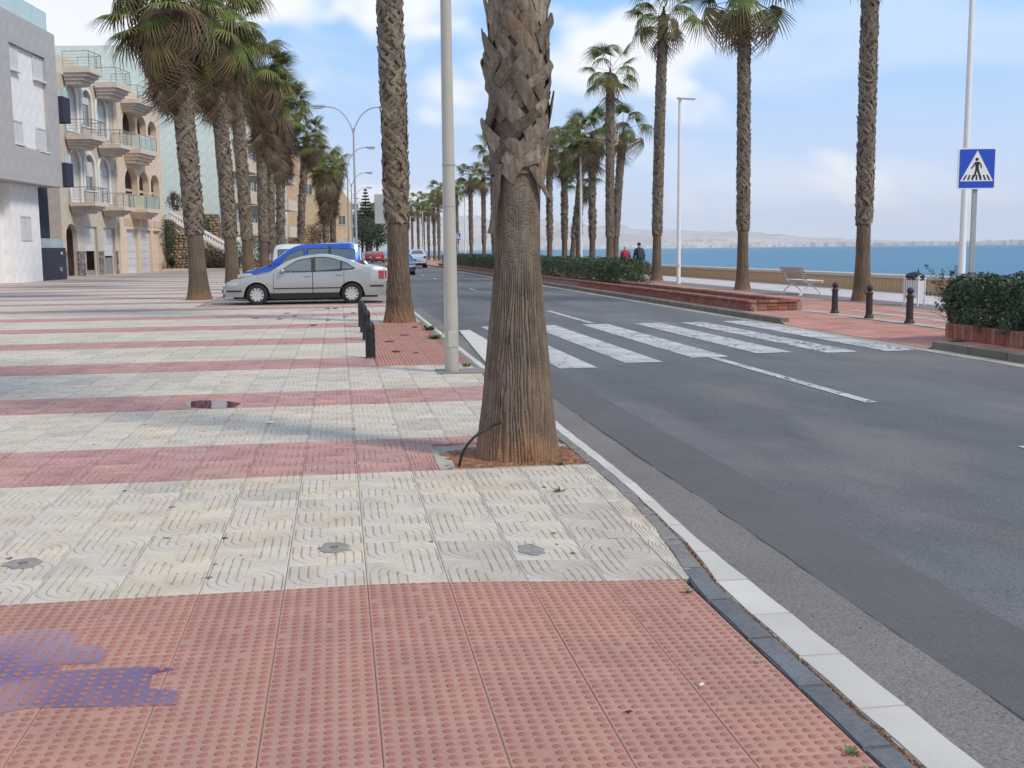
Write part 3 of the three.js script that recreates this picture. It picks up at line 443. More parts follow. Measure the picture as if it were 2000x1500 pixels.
function crownInto(add, o, seed) {                    // add(geometry, material, matrix, name)
  const r = rng(seed), s = o.size || 1, E = new THREE.Euler(), Q = new THREE.Quaternion(), M = () => new THREE.Matrix4();
  let a = r() * 6;
  for (let i = 0; i < o.live; i++) {
    const t = (i + 0.5) / o.live; a += 2.39996 + (r() - 0.5) * 0.5; const el = lerp(1.35, o.low ?? -0.5, Math.pow(t, 0.9)) + (r() - 0.5) * 0.3;
    const set = t > 0.82 && r() < (o.aged ?? 0.5) ? FR.old : FR.live; E.set((r() - 0.5) * 0.5, a, el, 'YZX'); add(set[Math.floor(r() * set.length)], mFrond, M().compose(V(Math.cos(a) * 0.1 * s, -t * (o.drop || 0.5) * s, -Math.sin(a) * 0.1 * s), Q.setFromEuler(E).clone(), V(1, 1, 1).multiplyScalar(s * (0.85 + r() * 0.3))), 'frond');
  }
  for (let i = 0; i < o.dead; i++) {
    const t = (i + 0.5) / o.dead; a += 2.39996 + (r() - 0.5) * 0.7; const y = -0.45 * s - t * (o.skirt || 0.4), el = lerp(-0.72, -1.4, Math.min(1, t * 1.8)) + (r() - 0.5) * 0.3;
    E.set((r() - 0.5) * 0.6, a, el, 'YZX'); add(FR.dead[Math.floor(r() * 4)], mDead, M().compose(V(Math.cos(a) * (o.r || 0.2), y, -Math.sin(a) * (o.r || 0.2)), Q.setFromEuler(E).clone(), V(1, 1, 1).multiplyScalar(s * (0.75 + r() * 0.35))), 'dead_frond');
  }
}
const bootVar = (R, k) => [0, 1, 2, 3, 4, 5].map(i => bootGeo(R, (0.2 + 0.05 * (i % 3)) * k, (i % 2 ? 1 : -1) * (0.9 + 0.2 * (i % 3)) * k, 0.125 * k, 0.085 * k, (0.026 + 0.014 * (i % 3)) * k, 40 + i));
function palm(o, label, group) {
  const { x, z, h, r = 0.2, lean = [0, 0], detail = 'far', seed = 1, bare = 2.15 } = o, g = thing('fan_palm', label, 'palm', V(x, 0, z), 0, group), R = rng(seed * 91 + 7);
  const curve = o.bow || 0, ax = y => { const t = y / h; return [lean[0] * t * t * 0.6 + lean[0] * t * 0.4 + curve * Math.sin(t * Math.PI), lean[1] * t]; };
  const foot = o.foot || (y => r * (1 + 0.55 * Math.exp(-y / 0.45) - 0.08 * clamp(y / bare)));
  const parts = [];
  const near = detail === 'main', mid = detail === 'near';
  parts.push(near ? barkFoot(foot, bare + 0.15, 300, 330, ax, seed) : barkFoot(foot, bare + 0.15, mid ? 120 : detail === 'mid' ? 46 : 14, mid ? 110 : detail === 'mid' ? 30 : 8, ax, seed, mid ? 1.3 : 0.6));
  // core above, mostly hidden by the leaf bases
  const core = [], cc = [], ci = [], cu = [], n = detail === 'far' ? 10 : 20, NH = Math.ceil((h - bare) / (detail === 'far' ? 0.5 : 0.22)); const rc = foot(bare) * 1.12;
  for (let j = 0; j <= NH; j++) for (let i = 0; i <= n; i++) { const y = lerp(bare - 0.05, h - 0.05, j / NH), A = i / n * Math.PI * 2, q = rc * (1 + 0.16 * (noise((i % n) * 1.7, y * 5 + seed) - 0.5)) * lerp(1, o.top || 1, sstep(h * 0.4, h, y)) * lerp(1, 0.22, sstep(h - 0.75, h - 0.1, y)), c = ax(y); core.push(c[0] + Math.cos(A) * q, y, c[1] + Math.sin(A) * q); const k = 0.55 + 0.5 * noise(i * 2.3, y * 9); cc.push(0.2 * k, 0.145 * k, 0.105 * k); cu.push(A * q, y); }
  for (let j = 0; j < NH; j++) for (let i = 0; i < n; i++) { const a = j * (n + 1) + i; ci.push(a, a + n + 1, a + 1, a + 1, a + n + 1, a + n + 2); }
  { const q = new THREE.BufferGeometry(); q.setAttribute('position', new THREE.Float32BufferAttribute(core, 3)); q.setAttribute('color', new THREE.Float32BufferAttribute(cc, 3)); q.setAttribute('uv', new THREE.Float32BufferAttribute(cu, 2)); q.setIndex(ci); q.computeVertexNormals(); parts.push(q.toNonIndexed()); }
  const trunk = mesh('trunk', mergeGeometries(parts), near ? mBarkNear : mBark, g);
  // leaf bases in crossing spirals
  const k = near ? 1 : o.boot || 1.0, step = (near ? 0.105 : detail === 'far' ? 0.26 : 0.125) * k, per = detail === 'far' ? 6 : near ? 9 : 10, vs = bootVar(rc, (detail === 'far' ? 1.6 : 1) * k); let single = near || mid ? 290 : 0; const rest = []; let tw = R() * 6;
  for (let y = bare - 0.02, row = 0; y < h - 0.6; y += step, row++) {
    tw += 0.41; for (let i = 0; i < per; i++) {
      const A = tw + i / per * Math.PI * 2 + (R() - 0.5) * (near ? 0.25 : 0.6), c = ax(y), v = vs[(near ? (R() < 0.8 ? row % 2 : 1 - row % 2) : Math.floor(R() * 2)) + 2 * Math.floor(R() * 3)], sc = 0.8 + R() * 0.55, E = new THREE.Euler((R() - 0.5) * 0.1, -A, (R() - 0.5) * 0.08, 'YXZ');
      const yy = y + (R() - 0.5) * step * 1.3, tp = lerp(1, o.top || 1, sstep(h * 0.4, h, yy));
      if (single > 0 && !(o.singleTo && y > o.singleTo)) { single--; const b = mesh('leaf_base', v, mBoot[Math.floor(R() * 4)], trunk); b.position.set(c[0], yy, c[1]); b.rotation.copy(E); b.scale.set(tp, sc, tp); }
      else { const q = v.clone(); q.applyMatrix4(new THREE.Matrix4().compose(V(c[0], yy, c[1]), new THREE.Quaternion().setFromEuler(E), V(tp, sc, tp))); rest.push(q); }
    }
  }
  if (rest.length) stuff(mesh('leaf_bases', mergeGeometries(rest), mBoot[0], trunk));
  // crown
  const t = ax(h), co = { live: 24, dead: 8, skirt: 0.4, size: 1, r: rc, ...o.crown };
  if (o.fronds) { const cg = new THREE.Group(); cg.name = 'crown'; cg.position.set(t[0], h, t[1]); g.add(cg); crownInto((geo, m, mx, nm) => { const q = mesh(nm, geo, m, cg); mx.decompose(q.position, q.quaternion, q.scale); }, co, seed * 13 + 5); }
  else { const L = []; crownInto((geo, m, mx) => { const q = geo.clone(); q.applyMatrix4(mx); L.push(q); }, co, seed * 13 + 5); const q = mesh('crown', mergeGeometries(L), mFrond, g); q.position.set(t[0], h, t[1]); }
  return g;
}
// the big trunk in front
const footTable = [[0, 0.308], [0.1, 0.297], [0.38, 0.264], [0.74, 0.232], [1.1, 0.195], [1.46, 0.166], [1.75, 0.164], [2.4, 0.172]];
const footMain = y => { let i = 0; while (i < footTable.length - 2 && y > footTable[i + 1][0]) i++; const [a, b] = [footTable[i], footTable[i + 1]], t = clamp((y - a[0]) / (b[0] - a[0])); return lerp(a[1], b[1], t); };
const P1 = at(1011, 905);
const bigPalm = palm({ x: P1.x * (P1.z - 0.28) / P1.z, z: P1.z - 0.28, h: 9.6, detail: 'main', foot: footMain, bare: 2.1, lean: [0.18, 0], seed: 3, singleTo: 5.2, crown: { live: 30, dead: 16, skirt: 0.8, size: 1.1 } }, 'thick fissured palm trunk in the earth pit with a black hose at its foot');
{ // loose straps where the leaf bases begin
  const tr = bigPalm.children[0]; const band = bootGeo(0.185, 0.07, -1.25, 0.085, 0.09, 0.03, 71, 9), b = mesh('loose_leaf_base', band, mBoot[2], tr); b.position.set(0.02, 2.1, 0); b.rotation.y = -2.2;
  const b2 = mesh('loose_leaf_base', bootGeo(0.185, 0.16, 0.95, 0.08, 0.075, 0.055, 72, 8), mBoot[2], tr); b2.position.set(0.02, 2.19, 0); b2.rotation.y = -1.2 - 0.9;
  const h1 = mesh('hanging_leaf_base', bootGeo(0.19, -0.5, 0.25, 0.075, 0.06, 0.045, 73, 8), mBoot[1], tr); h1.position.set(0.02, 2.12, 0); h1.rotation.y = -2.45;
  const h2 = mesh('hanging_leaf_base', bootGeo(0.185, -0.26, -0.75, 0.075, 0.05, 0.05, 74, 8), mBoot[0], tr); h2.position.set(0.02, 2.13, 0); h2.rotation.y = -1.25;
}
const P2 = at(782, 630);
palm({ x: P2.x, z: P2.z - 0.2, h: 10.2, r: 0.235, detail: 'near', lean: [-0.12, 0], seed: 5, bare: 2.15, boot: 0.72, crown: { live: 28, dead: 20, skirt: 1 } }, 'palm trunk standing in the studded red paving behind the bollards');
// the row by the parking bay: heavy skirts of dead leaves
const promL = 'palms with dead leaf skirts along the parking bay';
[[390, 585, -37.2, 10.6, 0.28, [-0.6, 0], 'palm with a full dead leaf skirt standing alone on the banded paving', { live: 46, dead: 120, skirt: 2.4, size: 1.2, r: 0.34, aged: 0.6, low: -0.8, drop: 1.7 }, 'mid', true],
 [456, 559, -47, 11.9, 0.27, [-0.6, 0], 'palm rising just behind the silver car bonnet', { live: 40, dead: 120, skirt: 2.8, size: 1.2, r: 0.34, aged: 0.6, low: -0.8, drop: 1.7 }, 'mid', true],
 [487, 549, -57, 13.6, 0.27, [-0.55, 0], 'palm rising behind the blue van windscreen, second in the parking row', { live: 38, dead: 120, skirt: 3.6, size: 1.2, r: 0.34, aged: 0.6, low: -0.8, drop: 1.7 }, 'mid', true],
 [517, 541, -67, 12.3, 0.26, [0.2, 0], 'palm rising beside the white van tailgate', { live: 34, dead: 110, skirt: 3.0, size: 1.2, r: 0.34, aged: 0.8 }, 'mid', true],
 [531, 536, -76, 12.0, 0.26, [0.3, 0], 'palm squeezed between two trunks behind the white van', { live: 34, dead: 70, skirt: 3.4, size: 1.2, r: 0.3 }, 'far', false],
 [549, 533, -84, 12.2, 0.27, [0.5, 0], 'palm with a ragged brown skirt before the tan house wall', { live: 34, dead: 80, skirt: 3.2, size: 1.25, r: 0.3 }, 'far', false],
 [587, 530, -90, 10.9, 0.25, [0.9, 0], 'slim leaning palm in front of the tan house', { live: 30, dead: 24, skirt: 0.8, size: 1.05, r: 0.25 }, 'far', false],
 [639, 521, -112, 10.0, 0.28, [-0.1, 0], 'short palm of a pair hung with brown leaves to half its height', { live: 34, dead: 90, skirt: 3.6, size: 1.2, r: 0.3 }, 'far', false],
 [652, 520, -117, 10.4, 0.28, [0.1, 0], 'taller palm of the pair hung with brown leaves', { live: 34, dead: 90, skirt: 3.4, size: 1.15, r: 0.3 }, 'far', false]]
  .forEach(([u, v, z, h, r, lean, label, crown, detail, fronds], i) => palm({ x: atZ(u, v, z).x, z, h, r, lean, detail, fronds, crown, seed: 10 + i, boot: 0.75 }, label, promL));
// the row along the sea walk
const seaL = 'palms along the sea walk';
[[1683, 588, 0, 11.2, 0.2, [0.0, 0], 'palm trunk between the bench and the litter bins', { live: 26, dead: 8, size: 1.2 }, 'mid', false],
 [1450, 566, 0, 10.5, 0.2, [-0.1, 0], 'palm behind the end of the empty brick planter, beside the bench', { live: 20, dead: 4, size: 1.12, aged: 0.9 }, 'mid', true],
 [1282, 548, 0, 12.5, 0.21, [0.28, 0], 'palm at the rounded end of the long hedge', { live: 18, dead: 3, size: 1.08, aged: 0.8 }, 'mid', true],
 [1191, 541, -58.5, 11.1, 0.2, [0.02, 0], 'tall palm rising above its neighbours behind the hedge', { live: 15, dead: 3, size: 0.95 }, 'mid', true],
 [1200, 540, -60.5, 8.3, 0.19, [0.55, 0], 'palm leaning towards the sea against the tallest hedge palm', { live: 14, dead: 3, size: 0.92 }, 'mid', true],
 [1157, 539, -63.5, 8.3, 0.19, [0.0, 0], 'palm behind the hedge with a low crown beside the tallest one', { live: 20, dead: 10, size: 0.95, skirt: 0.5 }, 'far', false],
 [1130, 537, -67.5, 8.5, 0.19, [0.2, 0], 'palm behind the white lamp post over the hedge', { live: 19, dead: 9, size: 0.95, skirt: 0.5 }, 'far', false],
 [1116, 536, -69, 6.0, 0.18, [0.8, 0], 'slanting palm trunk crossing its neighbour behind the hedge', { live: 18, dead: 5, size: 0.8 }, 'far', false],
 [1103, 535, -72, 8.1, 0.2, [0.0, 0], 'palm with golden lower leaves behind the hedge', { live: 20, dead: 12, size: 0.98, skirt: 0.6, aged: 1 }, 'far', false],
 [1074, 533, -78, 8.9, 0.2, [0, 0], 'palm half hidden by the thick fissured trunk', { live: 19, dead: 9, size: 0.95, skirt: 0.5 }, 'far', false],
 [965, 524, -96, 10.2, 0.2, [0, 0], 'palm showing its crown past the left edge of the fissured trunk', { live: 18, dead: 6, size: 0.95 }, 'far', false],
 [946, 522, -110, 9.1, 0.2, [0, 0], 'palm with a white lamp post at its side beyond the hedge', { live: 18, dead: 6, size: 0.98 }, 'far', false],
 [921, 520, -120, 9.7, 0.2, [0, 0], 'palm with drooping brown lower leaves beyond the hedge', { live: 18, dead: 8, size: 1.0, aged: 1 }, 'far', false]]
  .forEach(([u, v, z, h, r, lean, label, crown, detail, fronds], i) => { const p = z ? atZ(u, v, z) : at(u, v); palm({ x: p.x, z: p.z, h, r, lean, detail, fronds, crown, seed: 40 + i, top: 0.95, boot: 0.66 }, label, seaL); });
const farPalmLabel = 'small distant palm of the avenue beyond the blue crossing sign';
[[893, -136, 9.3], [872, -150, 9.4], [858, -160, 10.2], [849, -172, 8.2], [838, -180, 9.6], [828, -190, 8.6], [818, -196, 10.6], [806, -208, 9.4], [797, -222, 8.0], [788, -236, 9.4]].forEach(([u, z, h], i) => { palm({ x: atZ(u, 505, z).x, z, h, r: 0.2, detail: 'far', crown: { live: 17, dead: 8, size: 1.0, skirt: 0.5 }, seed: 70 + i }, farPalmLabel, 'distant avenue palms'); });
const farPalmLeft = 'small distant palm before the dark conifers';
[[722, -190, 8.5], [738, -205, 9], [708, -215, 8.2]].forEach(([u, z, h], i) => palm({ x: atZ(u, 505, z).x, z, h, r: 0.2, detail: 'far', crown: { live: 22, dead: 16, size: 1.1, skirt: 0.8 }, seed: 90 + i }, farPalmLeft, 'palms before the conifers'));
// ---------------------------------------------------------------- the palm's pit
{
  const pit = thing('tree_pit', 'square earth pit with a worn concrete frame round the thick palm', 'tree pit', V(0, 0, 0));
  const mF = std({ color: rgb(0.44, 0.4, 0.34), map: T.fine, bumpMap: T.bumpFine, bumpScale: 0.003, roughness: 0.95 });
  const x0 = 0.66, x1 = 1.71, z0 = -7.5, z1 = -8.36, w = 0.115;
  const fr = new MB().prism([[x0, z0], [x1, z0], [x1, z0 - 0.04], [x0, z0 - 0.04]].reverse(), -0.12, 0.002).prism([[x0, z1 + w], [x1, z1 + w], [x1, z1], [x0, z1]].reverse(), -0.12, 0.001); mesh('frame', fr.out(), mF, pit);
  mesh('frame', new MB().prism([[x0, z0 - 0.041], [x0 + w, z0 - 0.041], [x0 + w, z1 + w + 0.001], [x0, z1 + w + 0.001]].reverse(), -0.12, 0.003).out(), mF, pit);
  const g = sheet(x0 + 0.05, x1, z0 - 0.03, z1 + 0.05, 70, 60, (x, z) => -0.022 + 0.034 * fbm(x * 7, z * 7, 5) + 0.012 * noise(x * 40, z * 40)); mesh('soil', g, mSoil, pit);
  const m = new MB(), r = rng(4); for (let i = 0; i < 420; i++) { const x = lerp(x0 + w, x1 - 0.05, r()), z = lerp(z0 - 0.06, z1 + w, r()), k = 0.5 + r(), s = 0.004 + r() * 0.012; m.col = [0.26 * k, 0.165 * k, 0.11 * k]; m.geo(new THREE.TetrahedronGeometry(s, 0), new THREE.Matrix4().makeTranslation(x, -0.01 + 0.014 * r(), z)); } stuff(mesh('soil_crumbs', m.out(), vmat({ roughness: 1 }), pit));
  const H = [at(895, 904), atZ(905, 882, -7.55), atZ(925, 855, -7.52), atZ(950, 838, -7.55), atZ(978, 825, -7.68)]; H[0].y = -0.02; H[0].z = -7.62; H[0].x = atZ(895, 904, -7.62).x;
  tag(mesh('irrigation_hose', boxUV(new THREE.TubeGeometry(new THREE.CatmullRomCurve3(H), 30, 0.0095, 8)), std({ color: rgb(0.012, 0.012, 0.013), roughness: 0.5 })), 'black hose sticking up out of the earth against the thick palm', 'hose');
}
// ---------------------------------------------------------------- weeds and litter
const mWeed = vmat({ roughness: 0.6, side: THREE.DoubleSide });
function weed(u, v, n, s, label, group, y = 0) {
  const c = at(u, v, y), m = new MB(), r = rng(Math.round(u * 7 + v));
  for (let i = 0; i < n; i++) { const A = r() * 6.28, l = s * (0.5 + r()), w = l * 0.16, up = 0.4 + r() * 0.9, ox = (r() - 0.5) * s * 1.2, oz = (r() - 0.5) * s * 0.8, k = 0.7 + 0.6 * r(), cl = [0.075 * k, 0.13 * k, 0.03 * k]; const P = t => [ox + Math.cos(A) * l * t, l * up * (t - 0.45 * t * t), oz + Math.sin(A) * l * t], N = [-Math.sin(A) * w, 0, Math.cos(A) * w]; const a = P(0), b = P(0.55), e = P(1); m.tri(a, [b[0] + N[0], b[1], b[2] + N[2]], [b[0] - N[0], b[1], b[2] - N[2]], cl).tri([b[0] + N[0], b[1], b[2] + N[2]], e, [b[0] - N[0], b[1], b[2] - N[2]], cl); }
  const o = mesh('weed', m.out(), mWeed); o.position.copy(c); o.position.y += gy(c.x, c.z); return tag(o, label, 'weed', group);
}
weed(1092, 958, 26, 0.032, 'single green weed in a cream tile joint by the pit', 'weeds');
weed(1095, 908, 30, 0.035, 'weed growing in the earth pit behind its front edge', 'weeds');
weed(1345, 1135, 20, 0.022, 'weed at the corner of the cream tiles and the dark edging', 'weeds');
weed(1665, 1440, 30, 0.022, 'weed tuft beside the dark edging at the studded tiles', 'weeds'); weed(1700, 1476, 30, 0.025, 'largest weed tuft beside the dark edging at the studded tiles', 'weeds');
weed(1480, 1268, 12, 0.014, 'dry weed at the joint of two dark edging stones', 'weeds');
weed(850, 662, 60, 0.11, 'spreading weeds along the kerb behind the lamp post', 'weeds'); weed(838, 645, 50, 0.11, 'weeds along the kerb near the second palm', 'weeds'); weed(912, 716, 30, 0.07, 'weeds at the foot of the beige lamp post', 'weeds');
function litter(name, u, v, label, cat, pts, h, col, turn = 0) { const c = at(u, v), m = new MB(); m.prism(pts, 0.006, 0.006 + h); const o = mesh(name, m.out(), std({ color: rgb(...col), roughness: 0.7 })); o.position.copy(c); o.position.y += gy(c.x, c.z); o.rotation.y = turn; tag(o, label, cat, 'litter'); }
const rect = (a, b) => [[-a, -b], [-a, b], [a, b], [a, -b]];
litter('cigarette_end', 1370, 1317, 'white cigarette end on the studded tiles', 'litter', rect(0.011, 0.0035), 0.006, [0.75, 0.72, 0.66], 0.6);
litter('paper_scrap', 527, 827, 'white scrap of paper on the cream paving', 'litter', [[-0.03, -0.02], [-0.035, 0.015], [0.01, 0.028], [0.035, 0.004], [0.012, -0.024]], 0.01, [0.72, 0.73, 0.75]);
litter('leaf_scrap', 1228, 1376, 'dark brown leaf scrap on the studded tiles', 'litter', [[-0.012, 0], [0, 0.008], [0.013, 0.002], [0.004, -0.006]], 0.004, [0.08, 0.03, 0.025]);
litter('leaf_scrap', 243, 961, 'small black leaf scrap on the cream tiles', 'litter', [[-0.012, 0], [0, 0.01], [0.016, 0.002], [0.004, -0.01]], 0.004, [0.03, 0.025, 0.02]);
{ const r = rng(88); [[640, 603], [575, 618], [545, 624], [560, 612], [672, 620], [640, 626], [612, 636], [500, 622], [690, 612], [655, 603], [760, 668], [790, 655], [775, 688], [812, 690], [810, 640]].forEach(([u, v]) => { const a = 0.04 + r() * 0.07; litter('dry_leaf', u, v, 'dark dry palm leaf scrap on the paving before the silver car', 'litter', [[-a, -0.02], [-a * 0.3, 0.07 * r() + 0.02], [a, 0.03], [a * 0.4, -0.06 * r() - 0.02]], 0.008 + r() * 0.012, [0.055, 0.045, 0.028], r() * 3); }); scene.children.filter(o => o.name.startsWith('dry_leaf')).forEach(o => { o.userData.group = 'dry leaf scraps'; }); }
// ---------------------------------------------------------------- lamp posts
const mPost = paint([0.46, 0.435, 0.385], { roughness: 0.45 }), mGalv = paint([0.42, 0.43, 0.44], { roughness: 0.5, metalness: 0.3 }), mWhitePost = paint([0.78, 0.78, 0.77], { roughness: 0.4 }), mLens = std({ color: rgb(0.55, 0.57, 0.58), roughness: 0.25 });
const lathe = (pts, n = 20) => new THREE.LatheGeometry(pts.map(p => new THREE.Vector2(p[0], p[1])), n);
function doubleLamp(p, m, label, group, h = 8.6, base = 0) {
  const g = thing('street_lamp', label, 'street lamp', p, 0, group);
  mesh('pole', boxUV(lathe([[0.0, 0], [0.088, 0], [0.088, 0.9], [0.084, 0.95], [0.045, h], [0, h]], 24)), m, g);
  if (base) { mesh('base_pad', new MB().box(0.12, 0.004, -0.02, 0.62, 0.02, 0.5).out(), mSlate2, g); const d = mesh('access_door', new RoundedBoxGeometry(0.115, 0.2, 0.02, 2, 0.006).translate(0, 0.42, 0.082), m, g); d.rotation.y = 0.1; mesh('lock', new THREE.CylinderGeometry(0.008, 0.008, 0.012, 10).rotateX(Math.PI / 2).translate(0, 0.355, 0.094), mGalv, d); for (const y of [2.05, 2.55]) mesh('clamp_band', lathe([[0.077, y], [0.082, y], [0.082, y + 0.02], [0.077, y + 0.02]], 20), mGalv, g); }
  for (const s of [-1, 1]) {
    const c = new THREE.CatmullRomCurve3([V(0, h - 0.35, 0), V(s * 0.12, h + 0.1, 0), V(s * 0.5, h + 0.75, 0), V(s * 1.0, h + 1.12, 0), V(s * 1.6, h + 1.22, 0)]);
    mesh('arm', boxUV(new THREE.TubeGeometry(c, 24, 0.035, 8)), m, g);
    const hd = mesh('lamp_head', boxUV(new RoundedBoxGeometry(0.72, 0.16, 0.26, 3, 0.07).translate(s * 1.92, h + 1.23, 0)), m, g); mesh('lens', boxUV(new RoundedBoxGeometry(0.46, 0.12, 0.2, 3, 0.05).translate(s * 1.98, h + 1.13, 0)), mLens, hd);
  }
  return g;
}
const LP = at(884, 728); doubleLamp(V(LP.x, 0, LP.z - 0.08), mPost, 'beige street lamp post with a small access door beside the kerb', null, 8.6, 1);
[[697, -65.6, 'tallest showing double arm lamp over the blue van'], [683, -91, 'double arm street lamp beside the pair of skirted palms'], [690, -120, 'third double arm street lamp past the blue van'], [696, -148, 'small far double arm street lamp in front of the white flats'], [676, -178, 'farthest double arm street lamp before the white flats']].forEach(([u, z, l]) => doubleLamp(V(atZ(u, 505, z).x, -0.03, z), mGalv, l, 'double arm street lamps'));
function seaLamp(p, label, group) {
  const g = thing('promenade_lamp', label, 'street lamp', p, 0, group);
  mesh('pole', boxUV(lathe([[0, 0], [0.1, 0], [0.1, 0.03], [0.085, 0.05], [0.085, 1.0], [0.06, 7.55], [0, 7.56]], 18)), mWhitePost, g);
  mesh('lamp_head', boxUV(new RoundedBoxGeometry(0.74, 0.075, 0.3, 2, 0.025).rotateZ(-0.03).translate(0.28, 7.62, 0)), mWhitePost, g); mesh('head_socket', boxUV(new THREE.CylinderGeometry(0.07, 0.07, 0.16, 12).translate(0, 7.56, 0)), mWhitePost, g); mesh('service_hatch', new THREE.BoxGeometry(0.06, 0.14, 0.01).translate(-0.02, 0.75, 0.083), mGalv, g);
  return g;
}
{ const L0 = at(1325, 555), W0 = atZ(1876, 585, -25.6); seaLamp(L0, 'white promenade lamp beside the palm at the hedge end', 'white promenade lamps'); seaLamp(V(W0.x, 0, -25.6), 'white promenade lamp post rising behind the blue crossing sign', 'white promenade lamps'); const l1 = atZ(1135, 535, -65.5); seaLamp(V(l1.x, 0, -65.5), 'white promenade lamp standing among the palms behind the hedge', 'white promenade lamps'); [[965, -96], [909, -122], [827, -175], [803, -205]].forEach(([u, z], i) => seaLamp(V(atZ(u, 505, z).x, 0, z), ['white promenade lamp next to the crown left of the thick trunk', 'white promenade lamp near the small blue crossing sign', 'tiny white promenade lamp among the distant avenue palms', 'farthest white promenade lamp, in the distant avenue'][i], 'white promenade lamps')); }
// ---------------------------------------------------------------- bollards
const mIron = std({ color: rgb(0.022, 0.022, 0.024), roughness: 0.5, metalness: 0.4, bumpMap: T.bumpFine, bumpScale: 0.001 }), mRustIron = std({ color: rgb(0.06, 0.043, 0.042), map: T.fine, roughness: 0.6, metalness: 0.3, bumpMap: T.bumpFine, bumpScale: 0.002 });
[[724, 699, 'plain black bollard nearest the red waste strip, foremost of its row'], [716.5, 664, 'plain black bollard, second of the row beside the studded paving'], [711, 649, 'plain black bollard, third of the row beside the studded paving'], [707, 638, 'plain black bollard at the far end of its row']].forEach(([u, v, l]) => { const g = thing('black_bollard', l, 'bollard', at(u, v), 0, 'plain black bollards'); mesh('shaft', boxUV(lathe([[0, 0], [0.075, 0], [0.072, 0.02], [0.07, 0.36], [0.066, 0.365], [0.066, 0.378], [0.07, 0.383], [0.07, 0.43]], 22)), mIron, g); mesh('rounded_cap', boxUV(lathe([[0.07, 0.43], [0.066, 0.47], [0.052, 0.505], [0.03, 0.522], [0, 0.528]], 22)), mIron, g); mesh('base_ring', boxUV(lathe([[0.074, 0], [0.09, 0.002], [0.09, 0.01], [0.074, 0.012]], 20)), mSlate, g); });
[[1630, 612, 'brown iron bollard with a ball top, nearest the bench'], [1697, 622, 'brown iron bollard with a ball top, middle of the three'], [1776, 632, 'brown iron bollard with a ball top in front of the litter bin']].forEach(([u, v, l]) => {
  const p = at(u, v), g = thing('iron_bollard', l, 'bollard', p, 0, 'iron bollards with ball tops'); mesh('foot', boxUV(lathe([[0, 0], [0.1, 0], [0.1, 0.03], [0.085, 0.05], [0.078, 0.08], [0.07, 0.085], [0, 0.085]], 20)), mRustIron, g);
  const fl = new THREE.CylinderGeometry(0.066, 0.072, 0.44, 48, 1); { const q = fl.attributes.position; for (let i = 0; i < q.count; i++) { const A = Math.atan2(q.getZ(i), q.getX(i)), k = 1 - 0.05 * (0.5 + 0.5 * Math.cos(A * 12)); q.setX(i, q.getX(i) * k); q.setZ(i, q.getZ(i) * k); } fl.computeVertexNormals(); } fl.translate(0, 0.3, 0); mesh('fluted_shaft', boxUV(fl), mRustIron, g);
  mesh('collar', boxUV(lathe([[0.066, 0.51], [0.082, 0.52], [0.082, 0.545], [0.06, 0.555], [0.045, 0.565], [0.045, 0.585], [0, 0.585]], 20)), mRustIron, g); mesh('ball', boxUV(new THREE.SphereGeometry(0.068, 20, 14).translate(0, 0.64, 0)), mRustIron, g);
});
// ---------------------------------------------------------------- bench
{
  const mIronW = paint([0.72, 0.7, 0.68], { roughness: 0.5 }), mSlatB = std({ color: rgb(0.5, 0.37, 0.31), map: T.fine, roughness: 0.7 }), mSlatW = paint([0.66, 0.62, 0.58]);
  const c = at(1556, 575), b = thing('bench', 'slatted promenade bench with white iron legs, its back to the road', 'bench', V(c.x + 0.12, 0.006, c.z + 0.1), 0), L = 1.8;
  for (const z of [-L / 2 + 0.2, L / 2 - 0.2]) {
    const m = new MB(), tube = (p, r = 0.024) => { const g = new THREE.TubeGeometry(new THREE.CatmullRomCurve3(p.map(q => V(q[0], q[1], z))), 18, r, 7); m.geo(g); };
    tube([[-0.34, 0.03], [-0.27, 0.12], [-0.12, 0.26], [0.06, 0.38], [0.18, 0.42]]); tube([[0.36, 0.03], [0.29, 0.1], [0.14, 0.22], [-0.06, 0.34], [-0.2, 0.42]]); tube([[0.32, 0.43], [0.1, 0.415], [-0.16, 0.41], [-0.22, 0.5], [-0.3, 0.72], [-0.36, 0.8]], 0.026); tube([[0.32, 0.43], [0.37, 0.41], [0.36, 0.37]], 0.022);
    m.box(-0.34, 0.02, z, 0.11, 0.04, 0.06).box(0.36, 0.02, z, 0.11, 0.04, 0.06); mesh('leg_frame', m.out(0.9), mIronW, b);
  }
  for (let i = 0; i < 6; i++) mesh('seat_slat', new RoundedBoxGeometry(0.07, 0.028, L, 2, 0.008).translate(0.3 - i * 0.087, 0.452, 0), mSlatW, b);
  for (let i = 0; i < 6; i++) mesh('back_slat', new RoundedBoxGeometry(0.026, 0.052, L, 2, 0.008).rotateZ(0.34).translate(-0.2 - i * 0.033, 0.52 + i * 0.064, 0), mSlatB, b);
}
